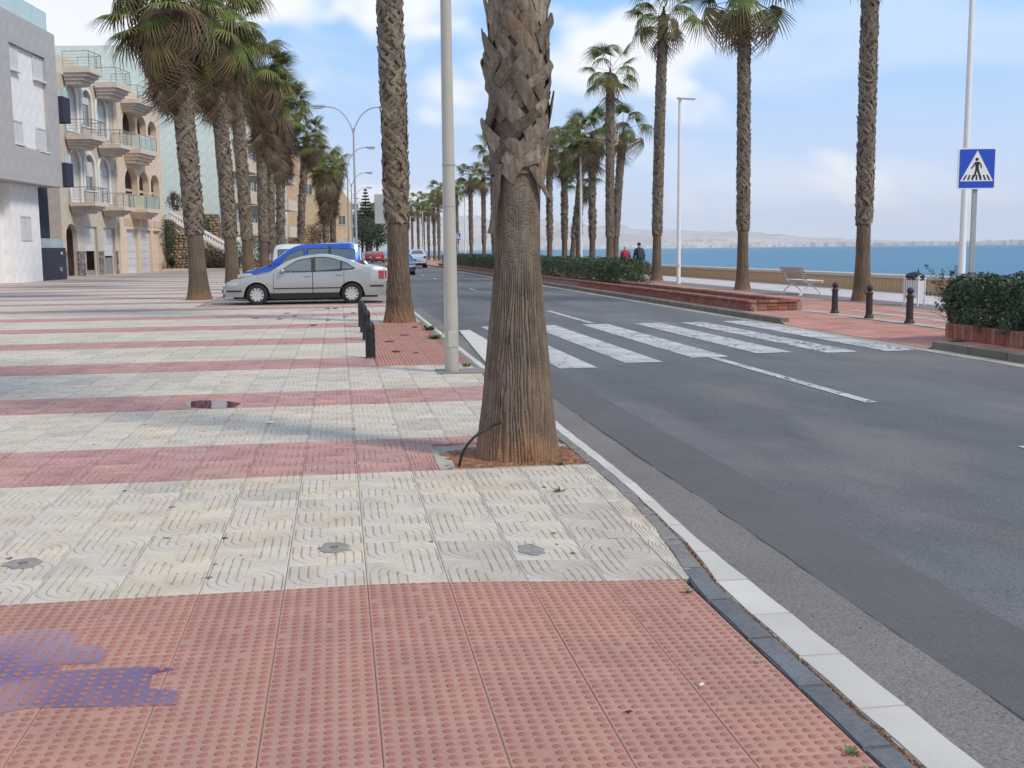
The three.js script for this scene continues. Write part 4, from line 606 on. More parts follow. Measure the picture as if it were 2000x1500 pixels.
// ---------------------------------------------------------------- litter bin
{
  const mW = paint([0.72, 0.73, 0.74], { roughness: 0.4 }), p = at(1785, 597), b = thing('litter_bin', 'white slatted litter bin lined with a knotted black bag', 'litter bin', p, 0.62), h = 0.75, w = 0.18;
  for (const [x, z] of [[-w, -w], [-w, w], [w, -w], [w, w]]) mesh('leg', new THREE.BoxGeometry(0.035, h, 0.035).translate(x, h / 2, z), mW, b);
  for (let s = 0; s < 4; s++) for (let i = 0; i < 5; i++) { const t = -0.12 + i * 0.06, y = s % 2 ? 0.42 : 0.4; mesh('slat', new THREE.BoxGeometry(s % 2 ? 0.012 : 0.04, 0.47, s % 2 ? 0.04 : 0.012).translate(...(s === 0 ? [t, y, w] : s === 1 ? [w, y, t] : s === 2 ? [t, y, -w] : [-w, y, t])), mW, b); }
  mesh('rim', new MB().box(0, h - 0.06, w + 0.019, 0.4, 0.03, 0.012).box(0, h - 0.06, -w - 0.019, 0.4, 0.03, 0.012).box(w + 0.019, h - 0.06, 0, 0.012, 0.03, 0.36).box(-w - 0.019, h - 0.06, 0, 0.012, 0.03, 0.36).out(), mW, b);
  const g = new THREE.SphereGeometry(0.23, 30, 20), q = g.attributes.position; for (let i = 0; i < q.count; i++) { const v = V().fromBufferAttribute(q, i), n = 0.82 + 0.4 * fbm(v.x * 16 + 5, v.z * 16 + v.y * 9, 3); q.setXYZ(i, v.x * n, Math.max(-0.13, v.y * 0.5 * n), v.z * n); } g.computeVertexNormals();
  const bag = mesh('bin_bag', boxUV(g.translate(0, 0.73, 0)), std({ color: rgb(0.012, 0.012, 0.016), roughness: 0.35 }), b); mesh('knot', new THREE.ConeGeometry(0.035, 0.12, 8).translate(0.1, 0.88, 0.04), bag.material, bag);
}
// ---------------------------------------------------------------- signs
const mBlue = std({ color: rgb(0.012, 0.075, 0.5), roughness: 0.4 }), mSignW = std({ color: rgb(0.8, 0.8, 0.8), roughness: 0.4 }), mBlack = std({ color: rgb(0.015, 0.015, 0.018), roughness: 0.5 });
const shapeOf = pts => new THREE.Shape(pts.map(p => new THREE.Vector2(p[0], p[1])));
function crossingSign(p, turn, label, k, postH, group, parent) {
  const g = thing('crossing_sign', label, 'road sign', p, turn, group), flat = (pts, z, d = 0.002) => new THREE.ExtrudeGeometry(pts instanceof THREE.Shape ? pts : shapeOf(pts), { depth: d, bevelEnabled: false }).translate(0, 0, z), W = 0.3 * k, Hh = 0.325 * k, c = postH + Hh * 0.98;
  mesh('post', boxUV(new RoundedBoxGeometry(0.08, postH + 0.5, 0.04, 2, 0.008).translate(0, (postH + 0.5) / 2, 0)), mGalv, g);
  const rr = (w, h, r) => { const s = new THREE.Shape(); s.moveTo(-w + r, -h); s.lineTo(w - r, -h); s.absarc(w - r, -h + r, r, -Math.PI / 2, 0); s.lineTo(w, h - r); s.absarc(w - r, h - r, r, 0, Math.PI / 2); s.lineTo(-w + r, h); s.absarc(-w + r, h - r, r, Math.PI / 2, Math.PI); s.lineTo(-w, -h + r); s.absarc(-w + r, -h + r, r, Math.PI, Math.PI * 1.5); return s; };
  const pl = mesh('plate', boxUV(flat(rr(W, Hh, 0.035 * k), 0.024, 0.03).translate(0, c, 0)), mSignW, g); mesh('blue_field', flat(rr(W - 0.02 * k, Hh - 0.02 * k, 0.02 * k), 0.0545).translate(0, c, 0), mBlue, pl); mesh('white_triangle', flat([[-0.262 * k, -0.2 * k], [0.262 * k, -0.2 * k], [0, 0.285 * k]], 0.057).translate(0, c, 0), mSignW, pl);
  const fig = []; const part = pts => fig.push(flat(pts.map(q => [q[0] * k, q[1] * k]), 0.0595)), limb = (a, b, w) => { const d = Math.hypot(b[0] - a[0], b[1] - a[1]), nx = -(b[1] - a[1]) / d * w, ny = (b[0] - a[0]) / d * w; part([[a[0] - nx, a[1] - ny], [b[0] - nx, b[1] - ny], [b[0] + nx, b[1] + ny], [a[0] + nx, a[1] + ny]]); };
  part([...Array(14)].map((_, i) => [-0.005 + Math.cos(i / 7 * Math.PI) * 0.026, 0.145 + Math.sin(i / 7 * Math.PI) * 0.026]));
  part([[-0.032, 0.105], [0.03, 0.108], [0.026, -0.02], [-0.024, -0.02]]); limb([-0.028, 0.095], [-0.066, 0.03], 0.011); limb([-0.066, 0.03], [-0.094, 0.0], 0.01); limb([0.026, 0.098], [0.062, 0.06], 0.011); limb([0.062, 0.06], [0.066, 0.005], 0.01); limb([-0.01, -0.01], [-0.03, -0.1], 0.016); limb([-0.03, -0.1], [-0.075, -0.165], 0.014); limb([0.012, -0.01], [0.04, -0.095], 0.016); limb([0.04, -0.095], [0.062, -0.17], 0.014);
  for (let i = 0; i < 7; i++) { const x = -0.2 + i * 0.066, sl = (3 - i) * 0.012; part([[x - 0.014 - sl * 0.2, -0.18], [x + 0.014 - sl * 0.2, -0.18], [x + 0.012 + sl, -0.1], [x - 0.012 + sl, -0.1]]); }
  mesh('walking_figure', mergeGeometries(fig).translate(0, c, 0), mBlack, pl); return g;
}
{ const p = atZ(1893, 640, -16.6); crossingSign(V(p.x, 0, p.z), -0.18, 'blue crossing sign with a walking figure, rising out of the hedge', 1, 2.41, 'crossing signs'); const q = atZ(894, 515, -100); crossingSign(V(q.x, 0, q.z), 0, 'small blue crossing sign over the far end of the hedge', 1, 2.4, 'crossing signs'); const q2 = atZ(787, 515, -95); crossingSign(V(q2.x - 0.2, 0, q2.z), 0, 'small blue crossing sign behind the dark blue car', 1, 2.0, 'crossing signs'); }
{ const p = atZ(766, 620, -27.5), g = thing('sign_seen_from_behind', 'grey back of a square road sign behind the second palm', 'road sign', p, 0); mesh('post', new MB().box(0, 1.3, 0, 0.06, 2.9, 0.04).out(), mGalv, g); const c = atZ(766, 398, -27.5); mesh('plate', boxUV(new RoundedBoxGeometry(0.74, 0.72, 0.03, 3, 0.014).translate(0, c.y, 0.04)), mGalv, g); mesh('bracket', new MB().box(0, c.y + 0.2, 0.015, 0.3, 0.05, 0.02).box(0, c.y - 0.2, 0.015, 0.3, 0.05, 0.02).out(), mGalv, g); }
// ---------------------------------------------------------------- brick planters and hedges
const mBrick = [0, 1, 2, 3].map(i => std({ color: rgb(...[[0.36, 0.125, 0.085], [0.41, 0.155, 0.105], [0.31, 0.105, 0.075], [0.4, 0.18, 0.13]][i]), map: shifted(T.fine, i * 0.3, i * 0.2), bumpMap: T.bumpFine, bumpScale: 0.003, roughness: 0.9 }));
function brickWork(parent, list, cap = 300) {        // list of [x, y, z, sx, sy, sz]
  const r = rng(14), cache = new Map(), rest = []; list.forEach((b, i) => {
    const key = b.slice(3).map(x => x.toFixed(3)).join(); if (!cache.has(key)) { const g = new RoundedBoxGeometry(b[3], b[4], b[5], 1, Math.min(0.012, b[4] * 0.2)); cache.set(key, boxUV(g)); }
    const j = [(r() - 0.5) * 0.006, (r() - 0.5) * 0.004, (r() - 0.5) * 0.004];
    if (i < cap) { const m = mesh('brick', cache.get(key), mBrick[Math.floor(r() * 4)], parent); m.position.set(b[0] + j[0], b[1] + j[1], b[2] + j[2]); } else { const g = cache.get(key).clone(); g.translate(b[0], b[1], b[2]); rest.push(g); }
  }); if (rest.length) stuff(mesh('bricks', mergeGeometries(rest), mBrick[1], parent));
}
const mMortar = std({ color: rgb(0.34, 0.27, 0.22), map: T.fine, roughness: 1 });
{
  const A = at(1465, 608), B = at(1543, 603), x0 = A.x, x1 = B.x + 0.05, z0 = A.z, g = thing('brick_planter', 'long low planter edged in red brick, empty at the crossing end', 'planter', V(0, 0, 0)), L = [];
  const z1 = -108, list = []; const row = (x, y, za, zb, sx, sy, l) => { for (let z = za; z > zb; z -= l + 0.008) list.push([x, y, z - l / 2, sx, sy, l]); };
  row(x0 + 0.075, 0.225, z0, -44, 0.2, 0.06, 0.24); for (let x = x0 + 0.2; x < x1 - 0.26; x += 0.25) { list.push([x + 0.12, 0.225, z0 - 0.07, 0.24, 0.06, 0.19]); list.push([x + 0.12, 0.148, z0 - 0.06, 0.24, 0.075, 0.1]); list.push([x + 0.12, 0.064, z0 - 0.06, 0.24, 0.075, 0.1]); }
  row(x0 + 0.06, 0.148, z0 - 0.1, -44, 0.1, 0.075, 0.24); row(x0 + 0.06, 0.064, z0, -44, 0.1, 0.075, 0.24); row(x1 - 0.1, 0.225, z0 - 0.2, -44, 0.2, 0.06, 0.24); row(x0 + 0.075, 0.225, -44, z1, 0.2, 0.06, 0.6); row(x1 - 0.1, 0.14, z0 - 0.2, -44, 0.1, 0.09, 0.5);
  brickWork(g, list); mesh('mortar', new MB().box(x0 + 0.07, 0.1, (z0 + z1) / 2, 0.085, 0.2, z0 - z1 - 0.1).box(x1 - 0.11, 0.1, (z0 + z1) / 2, 0.085, 0.2, z0 - z1 - 0.1).box((x0 + x1) / 2, 0.1, z0 - 0.07, x1 - x0 - 0.1, 0.2, 0.08).out(), mMortar, g);
  mesh('soil', new MB().prism([[x0 + 0.1, z0 - 0.1], [x1 - 0.12, z0 - 0.1], [x1 - 0.12, z1], [x0 + 0.1, z1]].reverse(), 0, 0.1).out(), mSoil, g);
}
const mLeaf = vmat({ roughness: 0.5, side: THREE.DoubleSide });
function leafMass(inside, n, size, seed, tones, flat = 0.35) {  // inside(r) gives a point and the outward direction
  const m = new MB(), r = rng(seed), a = V(), b = V(), d = V();
  for (let i = 0; i < n; i++) {
    const [p, out] = inside(r), s = size * (0.6 + r() * 0.8); d.set(r() - 0.5, r() - 0.5, r() - 0.5).multiplyScalar(1.6).addScaledVector(out, 1).normalize(); a.set(r() - 0.5, r() - 0.2, r() - 0.5).cross(d).normalize(); b.crossVectors(d, a).normalize();
    const t = tones[Math.floor(r() * tones.length)], k = 0.7 + r() * 0.6, c = [t[0] * k, t[1] * k, t[2] * k], q = (u, v, w = 0) => [p.x + a.x * u * s + b.x * v * s * 0.42 + d.x * w * s, p.y + a.y * u * s + b.y * v * s * 0.42 + d.y * w * s, p.z + a.z * u * s + b.z * v * s * 0.42 + d.z * w * s];
    m.tri(q(-0.5, 0), q(0, -0.5, 0.1), q(0.5, 0), c).tri(q(-0.5, 0), q(0.5, 0), q(0, 0.5, 0.1), c);
  }
  return m.out();
}
function hedgeShell(x0, x1, z0, z1, y0, y1, bump, seed) {     // a point near the outer skin of a clipped but lumpy box
  const w = x1 - x0, l = z0 - z1, h = y1 - y0, AT = w * l, AS = l * h, AE = w * h, tot = AT + AS * 2 + AE * 2;
  return r => {
    let t = r() * tot, x, y, z, o; const dep = r() ** 1.7 * 0.5;
    if (t < AT) { x = lerp(x0, x1, r()); z = lerp(z0, z1, r()); y = y1; o = V(0, 1, 0); } else if (t < AT + AS) { x = x0; y = lerp(y0, y1, r()); z = lerp(z0, z1, r()); o = V(-1, 0.25, 0); } else if (t < AT + AS * 2) { x = x1; y = lerp(y0, y1, r()); z = lerp(z0, z1, r()); o = V(1, 0.25, 0); } else { x = lerp(x0, x1, r()); y = lerp(y0, y1, r()); const e = r() < 0.5 ? 1 : -1; z = e > 0 ? z0 : z1; o = V(0, 0.25, e); }
    const lump = (fbm(z * 1.4 + seed, x * 1.4 + y * 1.7, 4) - 0.5) * bump - dep; o.normalize();
    const cx = (x0 + x1) / 2, ex = Math.max(0, Math.abs(x - cx) - (w / 2 - 0.22)), ey = Math.max(0, y - (y1 - 0.22)), ezs = z > (z0 + z1) / 2 ? 1 : -1, ez = Math.max(0, ezs > 0 ? z - (z0 - 0.25) : z1 + 0.25 - z); const rr = Math.hypot(ex, ey, ez), cut = rr > 0.22 ? (0.22 - rr) : 0;
    const dir = V(Math.sign(x - cx) * ex, ey, ezs * ez); if (dir.lengthSq() > 0) dir.normalize();
    return [V(x, y, z).addScaledVector(o, lump).addScaledVector(dir, cut), o];
  };
}
const hedgeTones = [[0.03, 0.062, 0.022], [0.036, 0.075, 0.026], [0.05, 0.092, 0.032], [0.028, 0.055, 0.022], [0.07, 0.115, 0.05], [0.075, 0.07, 0.03]];
{
  const h = thing('hedge', 'dark clipped hedge in the brick bed under the blue crossing sign', 'hedge', V(0, 0, 0)), s = hedgeShell(9.9, 11.6, -7, -17.1, 0.16, 0.97, 0.5, 3);
  mesh('foliage', leafMass(s, 95000, 0.062, 21, hedgeTones), mLeaf, h);
  const r = rng(9), m = new MB(); for (let i = 0; i < 40; i++) { const b = V(10 + r() * 0.4, 0.15 + r() * 0.7, -16.9), e = b.clone().add(V(-0.15 + (r() - 0.7) * 0.35, 0.1 + r() * 0.25, 0.0 - r() * 0.5)); m.bar(b, e, 0.005, 4, 0.002); } mesh('shoots', m.out(), std({ color: rgb(0.13, 0.1, 0.065) }), h); const m2 = new MB(); for (let i = 0; i < 170; i++) { const b = V(10.2 + r() * 1.1, 0.1, -7.2 - r() * 9.6), e = b.clone().add(V((r() - 0.5) * 0.8, 0.45 + r() * 0.35, (r() - 0.5) * 0.8)); m2.bar(b, e, 0.014, 4, 0.005); } mesh('branches', m2.out(), std({ color: rgb(0.13, 0.1, 0.065) }), h);
  mesh('loose_sprays', leafMass(r2 => { const k = Math.floor(r2() * 14), q = rng(500 + k); const b = V(9.95 + q() * 0.4, 0.2 + q() * 0.75, -17.0 - q() * 0.2), e = V((q() - 0.75) * 0.4, 0.15 + q() * 0.2, -q() * 0.3); const t = r2(); return [b.addScaledVector(e, t).add(V((r2() - 0.5) * 0.06, (r2() - 0.5) * 0.06, (r2() - 0.5) * 0.06)), V(0, 1, 0)]; }, 900, 0.05, 22, hedgeTones), mLeaf, h);
  const g = thing('brick_bed', 'red soldier brick edging round the hedge beside the crossing', 'planter', V(0, 0, 0)), list = []; for (let z = -6; z > -16.8; z -= 0.118) list.push([9.95, 0.12, z, 0.2, 0.24, 0.108]); for (let x = 10.12; x < 11.7; x += 0.118) list.push([x, 0.12, -16.7, 0.108, 0.24, 0.2]); list.sort((a, b) => a[2] - b[2]); brickWork(g, list); mesh('mortar', new MB().box(9.96, 0.1, -11.3, 0.14, 0.22, 10.7).box(10.9, 0.1, -16.69, 1.6, 0.22, 0.14).out(), mMortar, g); mesh('soil', new MB().box(10.86, 0.08, -11.3, 1.6, 0.14, 10.5).out(), mSoil, g);
}
{
  const h = thing('hedge', 'long dark green hedge in the brick planter across the road', 'hedge', V(0, 0, 0)), s1 = hedgeShell(10.0, 12.0, -42.4, -108, 0.18, 1.08, 0.42, 8);
  mesh('foliage', leafMass(s1, 62000, 0.115, 31, hedgeTones), mLeaf, h); mesh('foliage', leafMass(hedgeShell(10.6, 12.1, -41.6, -45, 0.16, 1.0, 0.4, 5), 5200, 0.085, 32, hedgeTones), mLeaf, h);
  { const r = rng(12), m = new MB(); for (let i = 0; i < 260; i++) { const b = V(10.4 + r() * 1.2, 0.1, -42.5 - r() * 65), e = b.clone().add(V((r() - 0.5) * 0.9, 0.6 + r() * 0.3, (r() - 0.5) * 0.9)); m.bar(b, e, 0.016, 4, 0.006); } mesh('branches', m.out(), std({ color: rgb(0.13, 0.1, 0.065) }), h); }
}
// ---------------------------------------------------------------- two people walking away along the sea walk
function person(p, turn, H, label, o) {
  const g = thing('person', label, 'person', p, turn), k = H / 1.75, J = {}; const P = (x, y, z) => V(x * k, y * k, z * k);
  const bones = { torso: [[P(0, 0.95, 0), P(0, 1.18, 0.01), 0.135, 0.14], [P(0, 1.18, 0.01), P(0, 1.4, 0), 0.14, 0.135], [P(-0.15, 1.41, 0), P(0.15, 1.41, 0), 0.075, 0.075]], arms: [], legs: [], head: [[P(0, 1.42, 0), P(0, 1.54, -0.01), 0.055, 0.052], [P(0, 1.6, -0.015), P(0, 1.67, -0.01), 0.078, 0.082], [P(0, 1.57, -0.06), P(0, 1.585, -0.055), 0.05, 0.045], [P(0, 1.61, -0.1), P(0, 1.6, -0.105), 0.014, 0.016], [P(-0.078, 1.61, 0), P(-0.08, 1.63, 0), 0.018, 0.016], [P(0.078, 1.61, 0), P(0.08, 1.63, 0), 0.018, 0.016]], hands: [] };
  for (const s of [-1, 1]) {
    const sw = s * 0.16, sh = P(s * 0.19, 1.4, 0), el = P(s * 0.245, 1.13, 0.03 + sw * 0.35), wr = P(s * 0.235, 0.89, -0.03 + sw * 0.9); bones.arms.push([sh, el, 0.056, 0.045], [el, wr, 0.044, 0.032]); const hd = wr.clone().add(P(0, -0.075, -0.01)); bones.hands.push([wr, hd, 0.028, 0.036]);
    for (let f = 0; f < 4; f++) { const a = hd.clone().add(P(-s * 0.005, -0.02, (f - 1.5) * 0.02)), b = a.clone().add(P(-s * 0.008, -0.045 + Math.abs(f - 1.3) * 0.005, -0.006)), c = b.clone().add(P(-s * 0.02, -0.03, -0.01)); bones.hands.push([a, b, 0.009, 0.0085], [b, c, 0.0085, 0.007]); } bones.hands.push([wr.clone().add(P(0, -0.04, -0.03)), hd.clone().add(P(-s * 0.012, -0.02, -0.06)), 0.011, 0.009]);
    const hip = P(s * 0.095, 0.93, 0), kn = P(s * 0.1, 0.5, -sw * 0.75 - 0.02), an = P(s * 0.1, 0.09, -sw * 1.1 + 0.05); bones.legs.push([hip, kn, 0.088, 0.06], [kn, an, 0.06, 0.042]); bones.feet = (bones.feet || []).concat([[an.clone().add(P(0, -0.04, 0.03)), an.clone().add(P(0, -0.05, -0.13)), 0.042, 0.034]]);
  }
  const march = (list, grow, res, sm = 0.03) => {
    const b = new THREE.Box3(); list.forEach(q => { b.expandByPoint(q[0]); b.expandByPoint(q[1]); }); b.expandByScalar(0.2); const c = b.getCenter(V()), sz = b.getSize(V()), half = Math.max(sz.x, sz.y, sz.z) / 2, mc = new MarchingCubes(res, new THREE.MeshBasicMaterial(), false, false, 120000); mc.isolation = 0; const q = V(), ab = V();
    for (let z = 0; z < res; z++) for (let y = 0; y < res; y++) for (let x = 0; x < res; x++) { q.set(c.x + (x - res / 2) / (res / 2) * half, c.y + (y - res / 2) / (res / 2) * half, c.z + (z - res / 2) / (res / 2) * half); let d = 9; for (const [A, B, ra, rb] of list) { ab.subVectors(B, A); const t = clamp(((q.x - A.x) * ab.x + (q.y - A.y) * ab.y + (q.z - A.z) * ab.z) / (ab.lengthSq() || 1)), e = q.distanceTo(ab.multiplyScalar(t).add(A)) - lerp(ra, rb, t) * k - grow, h = clamp(0.5 + 0.5 * (d - e) / sm); d = lerp(d, e, h) - sm * h * (1 - h); } mc.field[x + y * res + z * res * res] = -d; }
    mc.update(); const n = mc.count, g2 = new THREE.BufferGeometry(), pos = mc.positionArray.slice(0, n * 3); for (let i = 0; i < n * 3; i += 3) { pos[i] = c.x + pos[i] * half; pos[i + 1] = c.y + pos[i + 1] * half; pos[i + 2] = c.z + pos[i + 2] * half; } g2.setAttribute('position', new THREE.BufferAttribute(pos, 3)); const s2 = mergeVertices(g2, 1e-4); s2.computeVertexNormals(); return boxUV(s2);
  };
  const handBits = new MB(); bones.hands.slice(1).forEach(q => handBits.bar(q[0], q[1], q[2] * k, 6, q[3] * k));
  const skin = march([...bones.torso, ...bones.arms, ...bones.legs, ...bones.head, ...bones.feet, ...bones.hands.filter(q => q[2] > 0.02)], 0, 56); const hb = handBits.out(); hb.deleteAttribute('color');
  const body = mesh('body', mergeGeometries([skin, hb]), std({ color: rgb(0.42, 0.25, 0.18), roughness: 0.6 }), g);
  mesh('jacket', march([...bones.torso, ...bones.arms.map((q, i) => i % 2 ? [q[0], q[0].clone().lerp(q[1], 0.93), q[2], q[3] * 1.1] : q), [P(0, 0.9, 0), P(0, 1.0, 0), 0.15, 0.14]], 0.016, 44), std({ color: rgb(...o.jacket), roughness: 0.85 }), body); mesh('trousers', march([...bones.legs, [P(-0.05, 0.95, 0), P(0.05, 0.95, 0), 0.12, 0.12]], 0.014, 40), std({ color: rgb(...o.legs), roughness: 0.9 }), body); mesh('shoe', march(bones.feet, 0.012, 36), std({ color: rgb(0.03, 0.03, 0.035), roughness: 0.6 }), body);
  mesh('hair', march(o.hair === 'cap' ? [[P(0, 1.69, -0.005), P(0, 1.7, 0), 0.088, 0.088]] : [[P(0, 1.67, 0.0), P(0, 1.68, 0.01), 0.092, 0.092], [P(0, 1.6, 0.04), P(0, 1.5, 0.06), 0.075, 0.05]], 0.006, 30), std({ color: rgb(...o.hairC), roughness: 0.8 }), body); if (o.pack) mesh('backpack', boxUV(new RoundedBoxGeometry(0.3 * k, 0.44 * k, 0.16 * k, 3, 0.05).translate(0, 1.2 * k, 0.21 * k)), std({ color: rgb(...o.pack), roughness: 0.8 }), body);
  if (o.cap) mesh('cap_peak', boxUV(new RoundedBoxGeometry(0.15 * k, 0.014, 0.1 * k, 2, 0.005).translate(0, 1.69 * k, -0.125 * k)), std({ color: rgb(...o.hairC) }), body);
  return g;
}
{ const a = at(1248, 541), b = at(1221, 541); person(a, 0.1, 1.78, 'person in a dark navy top with a dark cap walking beside the sea wall', { jacket: [0.03, 0.032, 0.06], legs: [0.02, 0.02, 0.03], hair: 'cap', hairC: [0.025, 0.022, 0.025], cap: 1, pack: [0.04, 0.04, 0.075] }); person(b, -0.1, 1.62, 'person in a red top with fair hair walking beside the sea wall', { jacket: [0.36, 0.02, 0.045], legs: [0.03, 0.03, 0.04], hair: 'long', hairC: [0.42, 0.32, 0.22], pack: [0.42, 0.03, 0.055] }); }
// ---------------------------------------------------------------- cars: a side profile lofted across the width
const curveAt = (t, x) => { let i = 0; while (i < t.length - 2 && x > t[i + 1][0]) i++; const [a, b] = [t[i], t[i + 1]]; return lerp(a[1], b[1], clamp((x - a[0]) / ((b[0] - a[0]) || 1))); };
const smoothCurve = (pts, n = 90) => { const c = new THREE.CatmullRomCurve3(pts.map(p => V(p[0], p[1], 0)), false, 'centripetal'); return [...Array(n + 1)].map((_, i) => { const q = c.getPoint(i / n); return [q.x, q.y]; }); };
const carPaint = c => phys({ color: rgb(...c), metalness: 0.5, roughness: 0.32, clearcoat: 1, clearcoatRoughness: 0.05 });
const mGlass = phys({ color: rgb(0.06, 0.085, 0.085), roughness: 0.05, clearcoat: 1, ior: 2.0 }), mTrim = std({ color: rgb(0.014, 0.014, 0.016), roughness: 0.55 }), mTyre = std({ color: rgb(0.012, 0.012, 0.012), roughness: 0.85 }), mCap = std({ color: rgb(0.5, 0.51, 0.52), roughness: 0.35, metalness: 0.4 }), mRed = phys({ color: rgb(0.3, 0.008, 0.012), roughness: 0.15, clearcoat: 1 }), mLampGlass = phys({ color: rgb(0.5, 0.52, 0.52), roughness: 0.12, clearcoat: 1 }), mPlate = std({ color: rgb(0.7, 0.7, 0.68), roughness: 0.5 });
function buildCar(o, label, pos, turn, group, name = 'parked_car') {
  const g = thing(name, label, o.cat || 'car', pos, turn, group), { L, W, prof, wheels, wr, low = 0.24, belt = 0.95, tumble = 0.4 } = o, P = smoothCurve(prof), paintM = carPaint(o.color), x0 = prof[0][0];
  const top = x => curveAt(P, x), X = x => x - L / 2;
  const half = (x, y) => { const a = clamp((0.55 - x) / 0.55), b = clamp((x - (L - 0.5)) / 0.5); let w = W / 2 * (1 - (o.nose ?? 0.24) * a * a * a ** 0.2 - (o.tail ?? 0.16) * b * b); w *= 1 - 0.05 * ((y - 0.6) / 0.45) ** 2 * (y < belt ? 1 : 0.55); if (y > belt) w -= (y - belt) * tumble * lerp(0.7, 1, clamp((y - belt) / 0.25)); return w; };
  const ra = wr + 0.055, lowAt = x => { let l = low - 0.04 * clamp((0.4 - x) / 0.4) * 0; for (const w of wheels) { const d = Math.abs(x - w); if (d < ra) l = Math.max(l, wr + Math.sqrt(ra * ra - d * d)); } return l; };
  const panel = (xa, xb, lo, hi, nx, ny, off, s) => { const m = new MB(), xs = []; for (let i = 0; i <= nx; i++) xs.push(lerp(xa, xb, i / nx)); const Q = (x, t) => { const y = lerp(lo(x), Math.max(lo(x) + 0.002, hi(x)), t); return [X(x), y, s * (half(x, y) + off)]; }; for (let i = 0; i < nx; i++) for (let j = 0; j < ny; j++) { const a = Q(xs[i], j / ny), b = Q(xs[i + 1], j / ny), c = Q(xs[i + 1], (j + 1) / ny), d = Q(xs[i], (j + 1) / ny); s > 0 ? m.quad(a, b, c, d) : m.quad(d, c, b, a); } return m; };
  const over = (xa, xb, off, ins, nx = 30, nz = 10, hi = top) => { const m = new MB(), Q = (x, t) => { const y = hi(x), w = Math.max(0.05, half(x, y) - ins), z = lerp(-1, 1, t); return [X(x), y + off + (o.crown ?? 0.035) * (1 - z * z), z * w]; }; for (let i = 0; i < nx; i++) for (let j = 0; j < nz; j++) { const xA = lerp(xa, xb, i / nx), xB = lerp(xa, xb, (i + 1) / nx); m.quad(Q(xA, j / nz), Q(xA, (j + 1) / nz), Q(xB, (j + 1) / nz), Q(xB, j / nz)); } return m; };
  const end = (x, dir, lo, hi, off, ins = 0, nz = 14, ny = 5) => { const m = new MB(), Q = (t, u) => { const z = lerp(-1, 1, t), y = lerp(lo, hi, u), w = half(x, y) - ins; return [X(x) + dir * ((o.bulge ?? 0.1) * (1 - z * z) + off) - dir * 0.04 * (u - 0.35) ** 2, y, z * w]; }; for (let i = 0; i < nz; i++) for (let j = 0; j < ny; j++) { const a = Q(i / nz, j / ny), b = Q((i + 1) / nz, j / ny), c = Q((i + 1) / nz, (j + 1) / ny), d = Q(i / nz, (j + 1) / ny); dir < 0 ? m.quad(a, b, c, d) : m.quad(d, c, b, a); } return m; };
  const join = l => { const m = new MB(); l.forEach(q => { for (const v of q.p) m.p.push(v); for (const v of q.c) m.c.push(v); }); return m; };
  const body = mesh('body', join([panel(x0, L, lowAt, top, 130, 12, 0, 1), panel(x0, L, lowAt, top, 130, 12, 0, -1), over(x0, L, 0, 0, 110, 12), end(x0, -1, low, top(x0), 0), end(L, 1, low, top(L), 0)]).out(0.6), paintM, g);
  mesh('underbody', new MB().box(0, low - 0.01, 0, L - 0.5, 0.1, W * 0.8).box(0, low + 0.22, 0, L - 0.3, 0.36, W * 0.62).out(), mTrim, g);
  mesh('sill', join([panel(wheels[0] + ra, wheels[1] - ra, () => low - 0.05, () => low + 0.1, 16, 2, 0.006, 1), panel(wheels[0] + ra, wheels[1] - ra, () => low - 0.05, () => low + 0.1, 16, 2, 0.006, -1)]).out(0.6), mTrim, g);
  for (const s of [1, -1]) {
    (o.doors || []).forEach(([xa, xb, ya], di) => {
      const hi = x => Math.min(belt - 0.015, top(x) - 0.06), d = mesh('door', panel(xa + 0.006, xb - 0.006, x => Math.max(low + 0.08, lowAt(x) + 0.012), hi, 18, 8, 0.004, s).out(0.6), paintM, g); mesh('handle', boxUV(new RoundedBoxGeometry(0.17, 0.035, 0.035, 2, 0.012).translate(X(xb - 0.14), ya, s * (half(xb - 0.14, ya) + 0.02))), paintM, d);
    });
    (o.glass || []).forEach(([bot, tp]) => { const xa = Math.min(bot[0][0], tp[0][0]), xb = Math.max(bot.at(-1)[0], tp.at(-1)[0]); const fr = mesh('window_frame', panel(xa - 0.035, xb + 0.035, x => curveAt(bot, x) - 0.022, x => Math.min(top(x) - 0.045, curveAt(tp, x) + 0.028), 22, 5, 0.007, s).out(0.6), mTrim, g); mesh('window', panel(xa, xb, x => curveAt(bot, x), x => Math.max(curveAt(bot, x), curveAt(tp, x)), 22, 5, 0.011, s).out(0.6), mGlass, fr); });
    (o.pillars || []).forEach(([xa, xb]) => mesh('pillar_trim', panel(xa, xb, () => belt + 0.005, x => top(x) - 0.07, 4, 5, 0.006, s).out(0.6), mTrim, g));
    (o.doors || []).forEach(([xa, xb]) => { for (const x of [xa, xb]) mesh('door_seam', panel(x - 0.006, x + 0.006, q => Math.max(low + 0.08, lowAt(q) + 0.012), q => Math.min(belt - 0.015, top(q) - 0.06), 1, 8, 0.003, s).out(0.6), mTrim, g); });
    (o.strips || []).forEach(([xa, xb, ya, yb]) => mesh('rubbing_strip', panel(xa, xb, () => ya, () => yb, 14, 1, 0.014, s).out(0.6), mTrim, g));
    if (o.head) { const [xa, xb, ya, yb] = o.head; mesh('headlight', panel(xa, xb, x => lerp(ya, ya + 0.03, (x - xa) / (xb - xa)), () => yb, 8, 3, 0.008, s).out(0.6), mLampGlass, g); mesh('headlight', boxUV(new RoundedBoxGeometry(0.07, (yb - ya) * 0.95, 0.32, 2, 0.02).translate(X(x0) - 0.015, (ya + yb) / 2 - 0.03, s * (half(x0, ya) - 0.17))), mLampGlass, g); }
